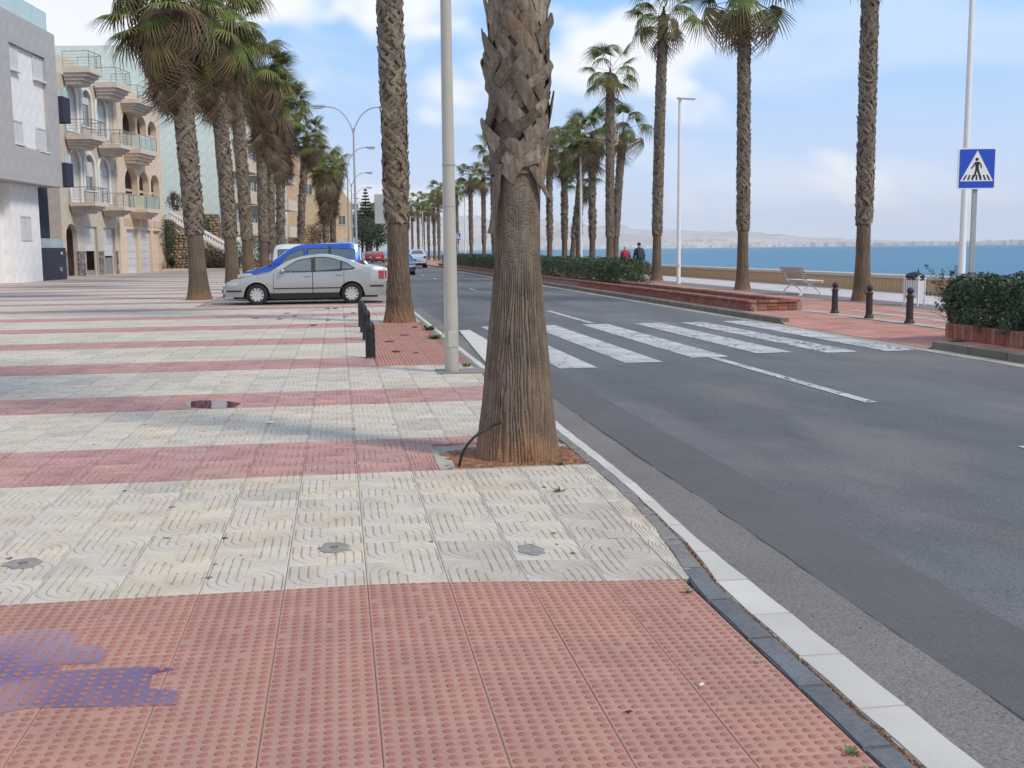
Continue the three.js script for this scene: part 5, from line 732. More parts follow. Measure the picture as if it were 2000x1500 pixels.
    if (o.taillamp) { const [xa, xb, ya, yb] = o.taillamp; mesh('tail_light', panel(xa, xb, () => ya, () => yb, 6, 3, 0.008, s).out(0.6), mRed, g); }
    if (o.mirror) { const [mx, my] = o.mirror; const mg = new THREE.SphereGeometry(0.5, 14, 10).scale(0.15, 0.15, 0.2).translate(X(mx), my, s * (half(mx, my) + 0.09)); mesh('mirror', boxUV(mg), paintM, g); }
    for (const w of wheels) {
      const wh = new THREE.Group(); wh.name = 'wheel'; g.add(wh); wh.position.set(X(w), wr, s * (W / 2 - 0.11)); if (s < 0) wh.rotation.y = Math.PI;
      mesh('tyre', boxUV(lathe([[wr * 0.62, -0.1], [wr * 0.9, -0.1], [wr, -0.07], [wr, 0.07], [wr * 0.95, 0.095], [wr * 0.66, 0.1], [wr * 0.62, 0.08]], 40).rotateX(Math.PI / 2)), mTyre, wh);
      mesh('rim', boxUV(lathe([[0, 0.075], [wr * 0.16, 0.08], [wr * 0.24, 0.07], [wr * 0.45, 0.085], [wr * 0.6, 0.09], [wr * 0.67, 0.094], [wr * 0.67, 0.02]], 40).rotateX(Math.PI / 2)), mCap, wh);
      const sl = new MB(); for (let i = 0; i < 10; i++) { const a = i / 10 * Math.PI * 2; sl.geo(new THREE.CylinderGeometry(wr * 0.065, wr * 0.065, 0.02, 8).rotateX(Math.PI / 2).scale(1, 1.3, 1).translate(0, wr * 0.54, 0.086).rotateZ(a)); } mesh('rim_openings', sl.out(), mTrim, wh);
    }
  }
  // screens and the bits across the ends
  mesh('windscreen', over(o.screen[0], o.screen[1], 0.006, 0.085, 16, 10).out(0.6), mGlass, g); if (o.rear) mesh('rear_window', over(o.rear[0], o.rear[1], 0.006, 0.1, 16, 10).out(0.6), mGlass, g);
  if (o.rearFlat) mesh('rear_window', end(L, 1, o.rearFlat[0], o.rearFlat[1], 0.008, 0.1).out(), mGlass, g);
  mesh('front_bumper', end(x0, -1, low - 0.03, low + 0.1, 0.012, -0.005).out(), o.darkBumper === false ? paintM : mTrim, g); mesh('rear_bumper', end(L, 1, low - 0.02, low + 0.17, 0.012, -0.005).out(), mTrim, g);
  if (o.grille) mesh('grille', end(x0, -1, o.grille[0], o.grille[1], 0.016, o.grille[2]).out(), mTrim, g);
  if (o.taillamp) for (const s of [1, -1]) mesh('tail_light', boxUV(new RoundedBoxGeometry(0.05, o.taillamp[3] - o.taillamp[2], 0.2, 2, 0.015).translate(X(L) + 0.0, (o.taillamp[2] + o.taillamp[3]) / 2, s * (half(L, 0.8) - 0.1))), mRed, g);
  const pl = V(X(x0) - (o.bulge ?? 0.1) - 0.02, low + 0.16, 0), pr = V(X(L) + (o.bulge ?? 0.1) + 0.016, low + 0.42, 0); mesh('number_plate', new THREE.BoxGeometry(0.012, 0.11, 0.5).translate(pl.x, pl.y, 0), mPlate, g); mesh('number_plate', new THREE.BoxGeometry(0.012, 0.11, 0.5).translate(pr.x, pr.y, 0), mPlate, g);
  return g;
}
const sedan = { L: 4.67, W: 1.74, wheels: [0.93, 3.66], wr: 0.31, low: 0.25, belt: 0.95, color: [0.38, 0.395, 0.39], prof: [[0, 0.5], [0.03, 0.6], [0.12, 0.68], [0.32, 0.745], [0.65, 0.83], [1.0, 0.895], [1.25, 0.94], [1.5, 1.08], [1.85, 1.275], [2.1, 1.375], [2.4, 1.43], [2.7, 1.45], [3.05, 1.43], [3.35, 1.37], [3.7, 1.245], [4.0, 1.12], [4.15, 1.085], [4.48, 1.06], [4.6, 1.03], [4.655, 0.87], [4.67, 0.62]],
  doors: [[1.41, 2.53, 0.84], [2.54, 3.44, 0.87]], glass: [[[[1.64, 0.965], [2.5, 0.985]], [[1.64, 0.99], [1.85, 1.13], [2.1, 1.275], [2.5, 1.345]]], [[[2.62, 0.99], [3.34, 1.0]], [[2.62, 1.36], [2.9, 1.36], [3.1, 1.33], [3.34, 1.25]]], [[[3.4, 1.01], [3.72, 1.04]], [[3.4, 1.24], [3.55, 1.185], [3.72, 1.06]]]], strips: [[1.42, 3.42, 0.47, 0.5], [0.05, 0.5, 0.4, 0.445], [4.2, 4.6, 0.5, 0.55]], head: [0.1, 0.4, 0.56, 0.68], taillamp: [4.46, 4.62, 0.72, 0.97], mirror: [1.68, 0.99], pillars: [[2.5, 2.63]], screen: [1.32, 2.08], rear: [3.42, 4.0], grille: [0.5, 0.6, 0.3] };
const vanProf = [[0, 0.5], [0.03, 0.72], [0.16, 0.88], [0.55, 1.0], [0.92, 1.08], [1.25, 1.3], [1.65, 1.56], [1.95, 1.69], [2.4, 1.765], [3.2, 1.79], [3.92, 1.78], [4.06, 1.7], [4.14, 1.3], [4.19, 0.9], [4.2, 0.5]];
const van = { cat: 'van', L: 4.2, W: 1.78, wheels: [0.8, 3.45], wr: 0.31, low: 0.27, belt: 1.12, tumble: 0.2, color: [0.01, 0.075, 0.42], prof: vanProf, doors: [[1.2, 2.2, 0.98], [2.25, 3.1, 0.98]], glass: [[[[1.5, 1.15], [2.2, 1.16]], [[1.5, 1.28], [1.75, 1.48], [1.95, 1.56], [2.2, 1.6]]], [[[2.36, 1.16], [3.05, 1.16]], [[2.36, 1.62], [3.05, 1.63]]], [[[3.14, 1.16], [3.94, 1.16]], [[3.14, 1.63], [3.94, 1.6]]]], head: [0.05, 0.45, 0.72, 0.88], taillamp: [4.06, 4.16, 0.85, 1.25], mirror: [1.5, 1.16], pillars: [[3.04, 3.15]], screen: [1.05, 1.9], rearFlat: [1.1, 1.5], strips: [[1.2, 3.1, 0.55, 0.64]] };
const hatch = { L: 4.1, W: 1.74, wheels: [0.8, 3.3], wr: 0.31, low: 0.24, belt: 0.94, color: [0.3, 0.02, 0.02], prof: [[0, 0.5], [0.03, 0.64], [0.2, 0.75], [0.7, 0.86], [1.05, 0.94], [1.4, 1.16], [1.8, 1.39], [2.2, 1.47], [2.8, 1.48], [3.4, 1.42], [3.75, 1.25], [3.98, 0.98], [4.07, 0.8], [4.1, 0.55]], doors: [[1.3, 2.3, 0.82], [2.32, 3.1, 0.84]], glass: [[[[1.45, 0.97], [2.25, 0.98]], [[1.45, 1.05], [1.8, 1.28], [2.25, 1.38]]], [[[2.36, 0.98], [3.2, 1.0]], [[2.36, 1.39], [2.9, 1.38], [3.2, 1.27]]]], head: [0.06, 0.4, 0.6, 0.72], taillamp: [3.9, 4.05, 0.75, 0.98], mirror: [1.5, 0.99], screen: [1.12, 1.8], rear: [3.45, 3.9], grille: [0.44, 0.56, 0.35] };
const suv = { ...hatch, L: 4.4, W: 1.84, wheels: [0.85, 3.55], wr: 0.35, low: 0.3, belt: 1.08, tumble: 0.3, prof: [[0, 0.55], [0.03, 0.75], [0.2, 0.92], [0.8, 1.02], [1.15, 1.1], [1.5, 1.36], [1.85, 1.58], [2.3, 1.66], [3.0, 1.67], [3.7, 1.6], [4.1, 1.3], [4.33, 1.0], [4.38, 0.85], [4.4, 0.6]], doors: [[1.35, 2.4, 0.98], [2.42, 3.25, 0.98]], glass: [[[[1.55, 1.1], [2.35, 1.11]], [[1.55, 1.2], [1.85, 1.44], [2.35, 1.55]]], [[[2.45, 1.11], [3.5, 1.14]], [[2.45, 1.56], [3.1, 1.55], [3.5, 1.42]]]], rear: [3.72, 4.14], screen: [1.22, 1.85], taillamp: [4.2, 4.36, 0.92, 1.1], head: [0.05, 0.45, 0.76, 0.9], grille: [0.55, 0.74, 0.4] };
{
  const carY = -0.026, mid = (u, v, z) => atZ(u, v, z).x;
  const x0 = mid(439, 580, -32.6); buildCar(sedan, 'silver saloon car parked side on beyond the banded paving', V(x0 + 4.67 / 2 - 0.04, carY, -33.7), 0.0, 'parked cars');
  const rv = mid(710, 520, -36.2); buildCar(van, 'bright blue van parked on the far side of the silver saloon', V(rv - 1.98, carY, -36.5), 0, 'parked cars', 'parked_van').scale.x = 0.92;
  const wv = mid(528, 520, -39.2); buildCar({ ...van, color: [0.72, 0.73, 0.74], L: 4.2 }, 'white van with red tail lights parked behind the blue van', V(wv + 2.15, carY, -39.6), Math.PI, 'parked cars', 'parked_van');
  buildCar({ ...hatch, color: [0.62, 0.63, 0.64] }, 'white car with its bonnet showing past the palm trunk behind the vans', V(mid(512, 530, -42.4) + 2.05, carY, -42.7), 0, 'parked cars');
  buildCar({ ...hatch, color: [0.03, 0.045, 0.05] }, 'dark car with its tail showing behind the blue van', V(mid(722, 510, -46) - 2.05, carY, -46.2), 0, 'parked cars');
  [[738, -150, [0.42, 0.015, 0.02], 'bright red car parked at the far end of the bay'], [724, -158, [0.26, 0.02, 0.03], 'dark red car half hidden beside the bright red one']].forEach(([u, z, c, l]) => buildCar({ ...hatch, color: c }, l, V(mid(u, 505, z), carY, z), -Math.PI / 2, 'parked cars'));
  const bm = V(mid(784, 530, -74), ROAD + 0.004, -75); buildCar({ ...sedan, color: [0.012, 0.03, 0.1], W: 1.8, head: [0.03, 0.35, 0.56, 0.67], grille: [0.42, 0.6, 0.55] }, 'dark blue saloon driving towards the zebra crossing', bm, Math.PI / 2, null, 'driving_car');
  const sv = V(mid(814, 515, -103), ROAD + 0.004, -104); buildCar({ ...suv, color: [0.7, 0.71, 0.72] }, 'white off road car driving away beside the hedge', sv, -Math.PI / 2, null, 'driving_car');
}
// ---------------------------------------------------------------- buildings
function facade(P0, a) {                    // local x runs along the front, local z points out of it
  const d = V(Math.sin(a), 0, -Math.cos(a)), n = V(Math.cos(a), 0, Math.sin(a)), cam = V(0, EYE, 0);
  const hit = (u, v, nn, c) => { const r = ray(u, v), t = (c - cam.dot(nn)) / r.dot(nn); return cam.clone().addScaledVector(r, t); };
  return { P0, a, d, n, turn: Math.PI / 2 - a, loc: (u, v, off = 0) => { const h = hit(u, v, n, P0.dot(n) + off); return { s: h.clone().sub(P0).dot(d), y: h.y }; }, out: (u, v, s) => { const h = hit(u, v, d, P0.dot(d) + s); return h.sub(P0).dot(n); } };
}
const rectPath = (s0, s1, y0, y1) => new THREE.Path([[s0, y0], [s1, y0], [s1, y1], [s0, y1]].map(p => new THREE.Vector2(...p)));
const archPts = (s0, s1, y0, y1, k = 1) => { const r = (s1 - s0) / 2, c = (s0 + s1) / 2, p = [[s0, y0], [s1, y0]]; for (let i = 0; i <= 12; i++) { const A = i / 12 * Math.PI; p.push([c + Math.cos(A) * r, y1 - r * k + Math.sin(A) * r * k]); } return p; };
const pathOf = pts => new THREE.Path(pts.map(p => new THREE.Vector2(...p)));
function wallGeo(outline, holes, z0, z1) { const s = shapeOf(outline); holes.forEach(h => s.holes.push(h)); return boxUV(new THREE.ExtrudeGeometry(s, { depth: z1 - z0, bevelEnabled: false }).translate(0, 0, z0)); }
const bx = (s0, s1, y0, y1, z0, z1) => new MB().box((s0 + s1) / 2, (y0 + y1) / 2, (z0 + z1) / 2, s1 - s0, y1 - y0, z1 - z0).out();
const mWhiteBal = paint([0.64, 0.55, 0.46]);
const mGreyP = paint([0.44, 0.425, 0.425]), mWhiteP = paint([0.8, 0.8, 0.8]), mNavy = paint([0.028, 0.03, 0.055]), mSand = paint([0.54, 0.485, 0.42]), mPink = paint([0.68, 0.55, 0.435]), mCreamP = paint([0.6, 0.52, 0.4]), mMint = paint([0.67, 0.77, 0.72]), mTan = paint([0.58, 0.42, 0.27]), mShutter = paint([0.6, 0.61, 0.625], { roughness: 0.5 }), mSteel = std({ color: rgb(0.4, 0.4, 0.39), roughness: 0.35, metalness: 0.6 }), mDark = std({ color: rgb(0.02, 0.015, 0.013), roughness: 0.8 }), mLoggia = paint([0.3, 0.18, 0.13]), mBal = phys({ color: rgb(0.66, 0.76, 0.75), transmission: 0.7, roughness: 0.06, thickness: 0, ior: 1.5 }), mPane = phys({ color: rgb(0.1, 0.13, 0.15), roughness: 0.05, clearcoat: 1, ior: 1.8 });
function windowIn(g, s0, s1, y0, y1, z, arch, kind = 'glass', k = 1) {       // a window set into an opening: frame, pane or shutter, sill
  const pts = arch ? archPts(s0, s1, y0, y1, k) : [[s0, y0], [s1, y0], [s1, y1], [s0, y1]], w = 0.07, inner = arch ? archPts(s0 + w, s1 - w, y0 + w, y1 - w, k) : [[s0 + w, y0 + w], [s1 - w, y0 + w], [s1 - w, y1 - w], [s0 + w, y1 - w]];
  const win = mesh('window', wallGeo(pts, [pathOf(inner)], z - 0.06, z), mShutter, g); mesh(kind === 'shutter' ? 'shutter' : 'pane', wallGeo(inner, [], z - 0.05, z - 0.03), kind === 'shutter' ? mShutter : mPane, win);
  mesh('mullion', bx((s0 + s1) / 2 - 0.03, (s0 + s1) / 2 + 0.03, y0 + w, y1 - w, z - 0.028, z - 0.005), mShutter, win); return win;
}
{ // 1: the modern grey and white house
  const F = facade(at(80, 549), 6.2 * Math.PI / 180), g = thing('modern_house', 'modern grey and white house with a windowed overhanging upper storey', 'house', F.P0, F.turn), O = 0.9;
  const s1 = F.loc(114, 210, O).s, y0 = F.loc(118, 366, O).y, y1 = F.loc(107, 69, O).y, sL = F.loc(24, 200, O).s, sR = F.loc(93, 205, O).s, yT = F.loc(58, 100, O).y, yB = F.loc(60, 290, O).y, sA = -16;
  mesh('upper_wall', wallGeo([[sA, y0], [s1, y0], [s1, y1], [sA, y1]], [rectPath(sL, sR, yB, yT)], O - 0.35, O), mGreyP, g);
  mesh('upper_storey', bx(sA, s1 - 0.004, y0 + 0.005, y1 - 0.005, -11, O - 0.36), mGreyP, g); mesh('recessed_panel', bx(sL, sR, yB, yT, O - 0.34, O - 0.2), mWhiteP, g);
  [[24, 88, 39, 138], [70, 111, 88, 158], [32, 234, 50, 283], [77, 249, 95, 297]].forEach(([a, b, c, e]) => { const S0 = F.loc(a, (b + e) / 2, O).s, S1 = F.loc(c, (b + e) / 2, O).s, Y1 = Math.min(yT + 0.2, F.loc((a + c) / 2, b + 2, O).y), Y0 = F.loc((a + c) / 2, e - 2, O).y; windowIn(g, Math.max(S0, sL + 0.05), Math.min(S1, sR - 0.05), Math.max(Y0, yB + 0.1), Math.min(Y1, yT - 0.05), O - 0.12, false, 'shutter'); mesh('sill', bx(S0 - 0.05, S1 + 0.05, Y0 - 0.08, Y0 - 0.02, O - 0.19, O + 0.05), mWhiteP, g); });
  const sw = F.loc(79, 460, 0).s, swl = F.loc(24, 460, 0).s; mesh('ground_wall', bx(swl, sw, -0.1, y0 - 0.004, -9, 0), mWhiteP, g); mesh('ground_wall', bx(sA, swl - 0.003, -0.1, y0 - 0.004, -9, -0.5), mWhiteP, g); { const a = F.loc(40, 446, 0).s, b = F.loc(60, 446, 0).s, c = F.loc(50, 470, 0).y, e = F.loc(50, 422, 0).y; windowIn(g, a, b, c, e, 0.05, false, 'shutter'); }
  const s2 = F.loc(127, 455, 0).s; mesh('entrance_recess', bx(sw + 0.003, s2, -0.1, y0 + 0.3, -9, -0.9), mNavy, g); mesh('entrance_wall', bx(sw + 0.003, s2, -0.1, F.loc(100, 484, 0).y, -0.89, -0.02), mNavy, g); mesh('glass_balustrade', bx(sw + 0.05, s2 - 0.2, F.loc(100, 484, 0).y, F.loc(100, 466, 0).y, -0.1, -0.07), mBal, g); windowIn(g, sw + 0.5, sw + 2.1, F.loc(80, 462, -0.9).y, F.loc(80, 415, -0.9).y, -0.86, false); mesh('letter_box', bx(s2 - 1.2, s2 - 0.9, 0.5, 0.75, -0.019, 0.04), mSteel, g); mesh('house_lamp', bx(s2 - 0.9, s2 - 0.75, 1.5, 1.65, -0.019, 0.06), mShutter, g);
  for (const [b, e, gl, x] of [[193, 248, 180, 137], [319, 372, 300, 143]]) { const so = s1 + 0.004, sb = F.loc(x, b + 20, O + 0.25).s, Y1 = F.loc(127, b, O).y, Y0 = F.loc(127, e - 7, O).y; const bal = mesh('side_balcony', bx(so, sb, Y0, Y1, -1.6, O + 0.25), mNavy, g); mesh('glass_screen', bx(so + 0.05, sb - 0.05, Y1, Y1 + 0.45, O + 0.16, O + 0.19), mBal, bal); }
  mesh('rear_block', bx(s1 + 0.006, s1 + 4.5, y0 - 0.6, y1 - 2.6, -11, -1.7), mNavy, g);
  for (let i = 0; i < 4; i++) mesh('roof_glass', bx(s1 - 0.3 - (i + 1) * 2.3, s1 - 0.36 - i * 2.3, y1, y1 + 1.15, O - 0.3, O - 0.27), mBal, g); mesh('roof_room', bx(sA, s1 - 6, y1, y1 + 2.6, -10, -1.5), mCreamP, g);
}
{ // 2: the house with arched windows and stepped balconies
  const A = at(140, 539.5), B = at(318, 529.5), F = facade(A, Math.atan2(B.x - A.x, -(B.z - A.z))), g = thing('arched_house', 'beige house with arched windows and stacked corner balconies', 'house', F.P0, F.turn);
  const sL = F.loc(112, 300).s, sM = F.loc(228, 400).s, sR = F.loc(317, 420).s, yTopL = F.loc(120, 150).y, yTopR = F.loc(300, 203).y, H = (yTopL + yTopR) / 2;
  const boxPx = (x0, y0, x1, y1) => { const s0 = F.loc(x0, (y0 + y1) / 2).s, s1 = F.loc(x1, (y0 + y1) / 2).s; return [s0, s1, F.loc((x0 + x1) / 2, y1).y, F.loc((x0 + x1) / 2, y0).y]; };
  const wins = [[129, 163, 149, 256], [159, 176, 178, 248], [188, 190, 207, 270], [137, 293, 157, 394], [165, 302, 185, 373], [193.5, 310, 213, 397]].map(q => boxPx(...q)), gar = [[131, 437, 152, 537]].map(q => boxPx(...q)), garage = [[168, 443, 192, 534], [204, 446, 226, 533]].map(q => boxPx(...q));
  const holesL = [...wins.map(w => pathOf(archPts(...w, 1.15))), ...gar.map(w => pathOf(archPts(w[0], w[1], 0.0, w[3]))), ...garage.map(w => rectPath(w[0], w[1], 0.0, w[3]))];
  mesh('wall', wallGeo([[sL, -0.1], [sM, -0.1], [sM, H], [sL, H]], holesL, -0.32, 0), mSand, g);
  const arches = [[236, 215, 261, 262], [265, 227, 282, 264], [286, 237, 302, 266], [241, 328, 266, 380], [269, 336, 288, 382], [292, 342, 308, 384]].map(q => boxPx(...q)), doors = [[246, 448, 268, 531], [275, 450, 294, 530], [298, 451, 312, 529]].map(q => boxPx(...q));
  mesh('wall', wallGeo([[sM + 0.004, -0.1], [sR, -0.1], [sR, H + 0.4], [sM + 0.004, H + 0.4]], [...arches.map(w => pathOf(archPts(...w, 0.9))), ...doors.map(w => rectPath(w[0], w[1], 0, w[3]))], -0.4, 0.12), mPink, g);
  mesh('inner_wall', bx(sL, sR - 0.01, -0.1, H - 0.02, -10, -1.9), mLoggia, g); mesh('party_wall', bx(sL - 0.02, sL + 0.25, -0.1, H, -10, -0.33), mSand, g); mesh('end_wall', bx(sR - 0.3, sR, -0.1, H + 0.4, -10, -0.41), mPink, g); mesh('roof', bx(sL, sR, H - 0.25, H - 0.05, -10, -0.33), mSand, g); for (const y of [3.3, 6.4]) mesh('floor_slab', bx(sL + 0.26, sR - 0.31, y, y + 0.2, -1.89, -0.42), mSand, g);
  mesh('dividing_wall', bx(sM - 0.12, sM + 0.12, 0, H - 0.3, -1.88, -0.41), mPink, g);
  wins.forEach((w, i) => { const o = 0.2, ring = wallGeo(archPts(w[0] - o, w[1] + o, w[2] - 0.04, w[3] + o, 1.12), [pathOf(archPts(w[0], w[1], w[2] + 0.02, w[3], 1.15))], 0.003, 0.07); mesh('window_surround', ring, mWhiteP, g); windowIn(g, w[0], w[1], w[2], w[3], -0.15, true, i % 3 === 1 ? 'glass' : 'shutter', 1.15); if (i % 3 !== 0) mesh('roller_shutter', bx(w[0] + 0.08, w[1] - 0.08, lerp(w[2], w[3], i % 2 ? 0.62 : 0.4), lerp(w[2], w[3], 0.8), -0.147, -0.13), mShutter, g); });
  garage.forEach((w, i) => { const d = mesh('garage_door', bx(w[0] + 0.05, w[1] - 0.35, lerp(0, w[3], i ? 0.4 : 0.5), w[3] - 0.03, -0.2, -0.12), mShutter, g); for (let k = 1; k < 3; k++) mesh('door_panel', bx(w[0] + 0.08, w[1] - 0.38, lerp(w[3] * 0.5, w[3], k / 3) - 0.02, lerp(w[3] * 0.5, w[3], k / 3) + 0.0, -0.119, -0.11), mSteel, d); mesh('door_frame', bx(w[1] - 0.34, w[1] - 0.22, 0, w[3], -0.2, -0.1), mSand, g); mesh('lower_panel', bx(w[0] + 0.1, w[1] - 0.4, 0, w[3] * (i ? 0.36 : 0.1), -0.28, -0.2), mSteel, g); });
  doors.forEach((w, i) => { const d = mesh('garage_door', bx(w[0], w[1], 0, w[3], -0.3, -0.12), i === 2 ? mPink : mShutter, g); for (let k = 1; k < 6; k++) mesh('door_panel', bx(w[0] + 0.04, w[1] - 0.04, w[3] * k / 6 - 0.015, w[3] * k / 6, -0.119, -0.108), i === 2 ? mSand : mSteel, d); });
  [[240, 427, 270, 441], [276, 430, 293, 444], [297, 432, 312, 445]].forEach(q => { const w = boxPx(...q), n = 8; for (let k = 0; k < n; k++) { const s = lerp(w[0], w[1], (k + 0.3) / n); mesh('vent_bar', bx(s, s + (w[1] - w[0]) / n * 0.5, w[2], w[3], 0.123, 0.17), mPink, g); } mesh('vent_shade', bx(w[0], w[1], w[2], w[3], 0.1205, 0.122), mLoggia, g); });  // dark sheet on the wall face paints the shade behind the vent bars
  // split stone at the foot, each stone its own lump
  { const m = new MB(), r = rng(3); for (const [a, b] of [[112, 131], [152, 167], [193, 203], [227, 231]]) { const s0 = F.loc(a, 510).s + 0.03, s1 = F.loc(b, 510).s - 0.03; for (let y = 0.02; y < 1.55; y += 0.17) { let s = s0; while (s < s1) { const w = 0.18 + r() * 0.35, e = Math.min(s1, s + w), k = 0.45 + r() * 0.8; m.col = [0.3 * k, 0.28 * k, 0.27 * k]; if (e - s > 0.06) m.box((s + e) / 2, y + 0.08, 0.03 + r() * 0.03, e - s - 0.03, 0.145, 0.06); s += w; } } } stuff(mesh('stone_facing', m.out(), vmat({ map: T.fine }), g)); }
  const balcony = (x0, xo, x1, yT, y1, kind) => {            // wall end, outer corner, far end, in photo columns
    const sa = F.loc(x0, yT + 4).s, off = Math.max(0.8, F.out(xo, yT + 2, sa)), sb = F.loc(x1, yT + 10, off).s, Y = F.loc(x0, yT).y, hgt = clamp(Y - F.loc(x0, y1).y, 0.4, 1.1), slab = new THREE.Group(); slab.name = 'balcony'; g.add(slab); const mt = kind === 'glass' ? mPink : mSand, n = 4;
    for (let k = 0; k < n; k++) { const q = 1 - k * 0.13, t0 = Y - hgt * (k === 0 ? 0.36 : 0.36 + 0.64 * k / (n - 1)), t1 = Y - (k === 0 ? 0 : hgt * (0.36 + 0.64 * (k - 1) / (n - 1))); mesh('slab', new MB().prism([[sa + 0.1 * k, 0.125], [sa + 0.1 * k, off * q], [lerp(sa, sb, 1) - 0.35 - 0.1 * k, off * q], [sb - 0.1 * k, off * q - 0.5], [sb - 0.1 * k, 0.125]], t0, t1 - 0.002).out(), k === 0 ? mWhiteBal : mt, slab); }
    const pts = [[sa + 0.06, 0.15], [sa + 0.06, off - 0.06], [sb - 0.4, off - 0.06], [sb - 0.06, off - 0.52], [sb - 0.06, 0.15]];
    for (let i = 0; i < 4; i++) { const a = pts[i], b = pts[i + 1], l = Math.hypot(b[0] - a[0], b[1] - a[1]), np = Math.max(1, Math.round(l / 1.3)), P3 = (t, y) => V(lerp(a[0], b[0], t), Y + y, lerp(a[1], b[1], t)); const rail = new MB().bar(P3(0, 1.02), P3(1, 1.02), 0.032, 6); if (kind !== 'glass') for (const y of [0.2, 0.4, 0.6, 0.8]) rail.bar(P3(0, y), P3(1, y), 0.012, 5); mesh('railing', rail.out(), mSteel, slab); for (let k = 0; k <= np; k++) mesh('railing_post', new MB().bar(P3(k / np, 0), P3(k / np, 1.02), 0.026, 6).out(), mSteel, slab); if (kind === 'glass') mesh('glass_panel', new MB().strut(P3(0.5, 0.08), P3(0.5, 0.95), 0.01, 0.01).out(), mSteel, slab), mesh('glass_panel', new MB().quad(P3(0.02, 0.08), P3(0.98, 0.08), P3(0.98, 0.96), P3(0.02, 0.96)).out(), mBal, slab); }
  };
  balcony(118, 175, 204, 130, 165, 'bars'); balcony(181, 228, 260, 160, 190, 'bars'); balcony(231, 270, 306, 193, 216, 'bars');
  balcony(125, 180, 212, 263, 288, 'bars'); balcony(188, 236, 263, 282, 302, 'bars'); balcony(237, 275, 311, 289, 318, 'glass');
  balcony(133, 186, 217, 395, 416, 'bars'); balcony(197, 243, 268, 405, 422, 'bars'); balcony(250, 288, 317, 408, 427, 'glass');
  mesh('roof_room', bx(sL + 1, sM + 1, H, H + 2.4, -9, -3), mCreamP, g); mesh('wall_lamp', new THREE.SphereGeometry(0.13, 12, 8).translate(F.loc(221, 336).s, F.loc(221, 336).y, 0.15), mShutter, g);
}
{ // 3: the mint block
  const z = -108, xr = atZ(452, 420, z).x, xl = xr - 34, H = atZ(200, 90, z).y, a = 9 * Math.PI / 180, g = thing('mint_block', 'tall pale mint apartment block with a blank end wall', 'apartment block', V(xr, 0, z), Math.PI / 2 - a), D = 26;
  mesh('body', bx(0, D, -0.5, H, -16, 0), mMint, g); mesh('end_wall', bx(-0.4, -0.003, -0.5, H + 0.3, -40, -0.004), mMint, g);
  for (let f = 0; f < 6; f++) { const y = 3.4 + f * 3.0; if (y + 2.5 > H) break; for (let k = 0; k < 4; k++) { const s = 1.2 + k * 6.2, b = new THREE.Group(); b.name = 'balcony'; g.add(b); mesh('recess', bx(s, s + 4.6, y, y + 2.5, 0.003, 0.03), mCreamP, b); mesh('slab', bx(s - 0.2, s + 4.8, y - 0.25, y, 0.003, 1.5), mWhiteBal, b); mesh('parapet', bx(s - 0.2, s + 4.8, y, y + 0.95, 1.42, 1.5), mWhiteBal, b); mesh('parapet', bx(s - 0.2, s - 0.12, y, y + 0.95, 0.05, 1.419), mWhiteBal, b); windowIn(g, s + 0.5, s + 2.1, y + 0.05, y + 2.2, 0.1, false); windowIn(g, s + 2.7, s + 4.3, y + 0.05, y + 2.2, 0.1, false); } }
  for (let k = 0; k < 5; k++) mesh('ground_pier', bx(1 + k * 5, 1.5 + k * 5, -0.1, 3.0, 0.003, 0.9), mMint, g);
}
{ // 4: the tan house and its lower neighbour, 5: the white flats
  const z = -152, P = (u, v) => { const q = atZ(u, v, z); return [q.x, q.y]; }, g = thing('tan_house', 'plain tan house end with a sloping roof line behind the palms', 'house', V(0, 0, z));
  const gp = [[P(548, 500)[0], -0.5], [P(688, 500)[0], -0.5], P(688, 400), P(652, 348), P(612, 303), P(548, 296)]; mesh('wall', boxUV(new THREE.ExtrudeGeometry(shapeOf(gp), { depth: 16, bevelEnabled: false }).translate(0, 0, -16)), mTan, g); mesh('coping', new MB().strut(V(...P(548, 296), 0.1), V(...P(612, 303), 0.1), 0.3, 0.4).strut(V(...P(612, 303), 0.1), V(...P(652, 348), 0.1), 0.3, 0.4).out(), mCreamP, g);
  for (const [u, v, w, h] of [[578, 458, 1.1, 1.3], [602, 370, 1.1, 1.5], [640, 405, 1.0, 1.3], [668, 430, 1.0, 1.3]]) { const [x, y] = P(u, v); windowIn(g, x - w / 2, x + w / 2, y - h / 2, y + h / 2, 0.08, false); }
  mesh('low_wing', boxUV(new MB().box(P(655, 470)[0], 1.6, 1.5, 5.5, 3.4, 2.9).out()), mCreamP, g);
  const z2 = -235, Q = (u, v) => { const q = atZ(u, v, z2); return [q.x, q.y]; }, w = thing('white_flats', 'distant white apartment flats with dark windows past the lamps', 'apartment block', V(0, 0, z2)), xa = Q(640, 400)[0], xb = Q(704, 400)[0], yt = Q(670, 392)[1]; mesh('wall', new MB().box((xa + xb) / 2, yt / 2 - 0.25, -6, xb - xa, yt + 0.5, 12).out(), mWhiteP, w); mesh('tower', new MB().box(xa + 2.2, yt / 2 + 1.3, -6.5, 3, yt + 2.6, 8).out(), mWhiteP, w);
  for (let f = 0; f < 4; f++) for (let k = 0; k < 4; k++) { const x = lerp(xa, xb, (k + 0.35) / 4), y = 1.2 + f * 2.9; if (y + 1.6 < yt) { windowIn(w, x - 0.7, x + 0.7, y, y + 1.5, 0.06, false); mesh('balcony', new MB().box(x, y - 0.25, 0.6, 1.3, 0.9, 1.19).out(), mWhiteP, w); } }
}
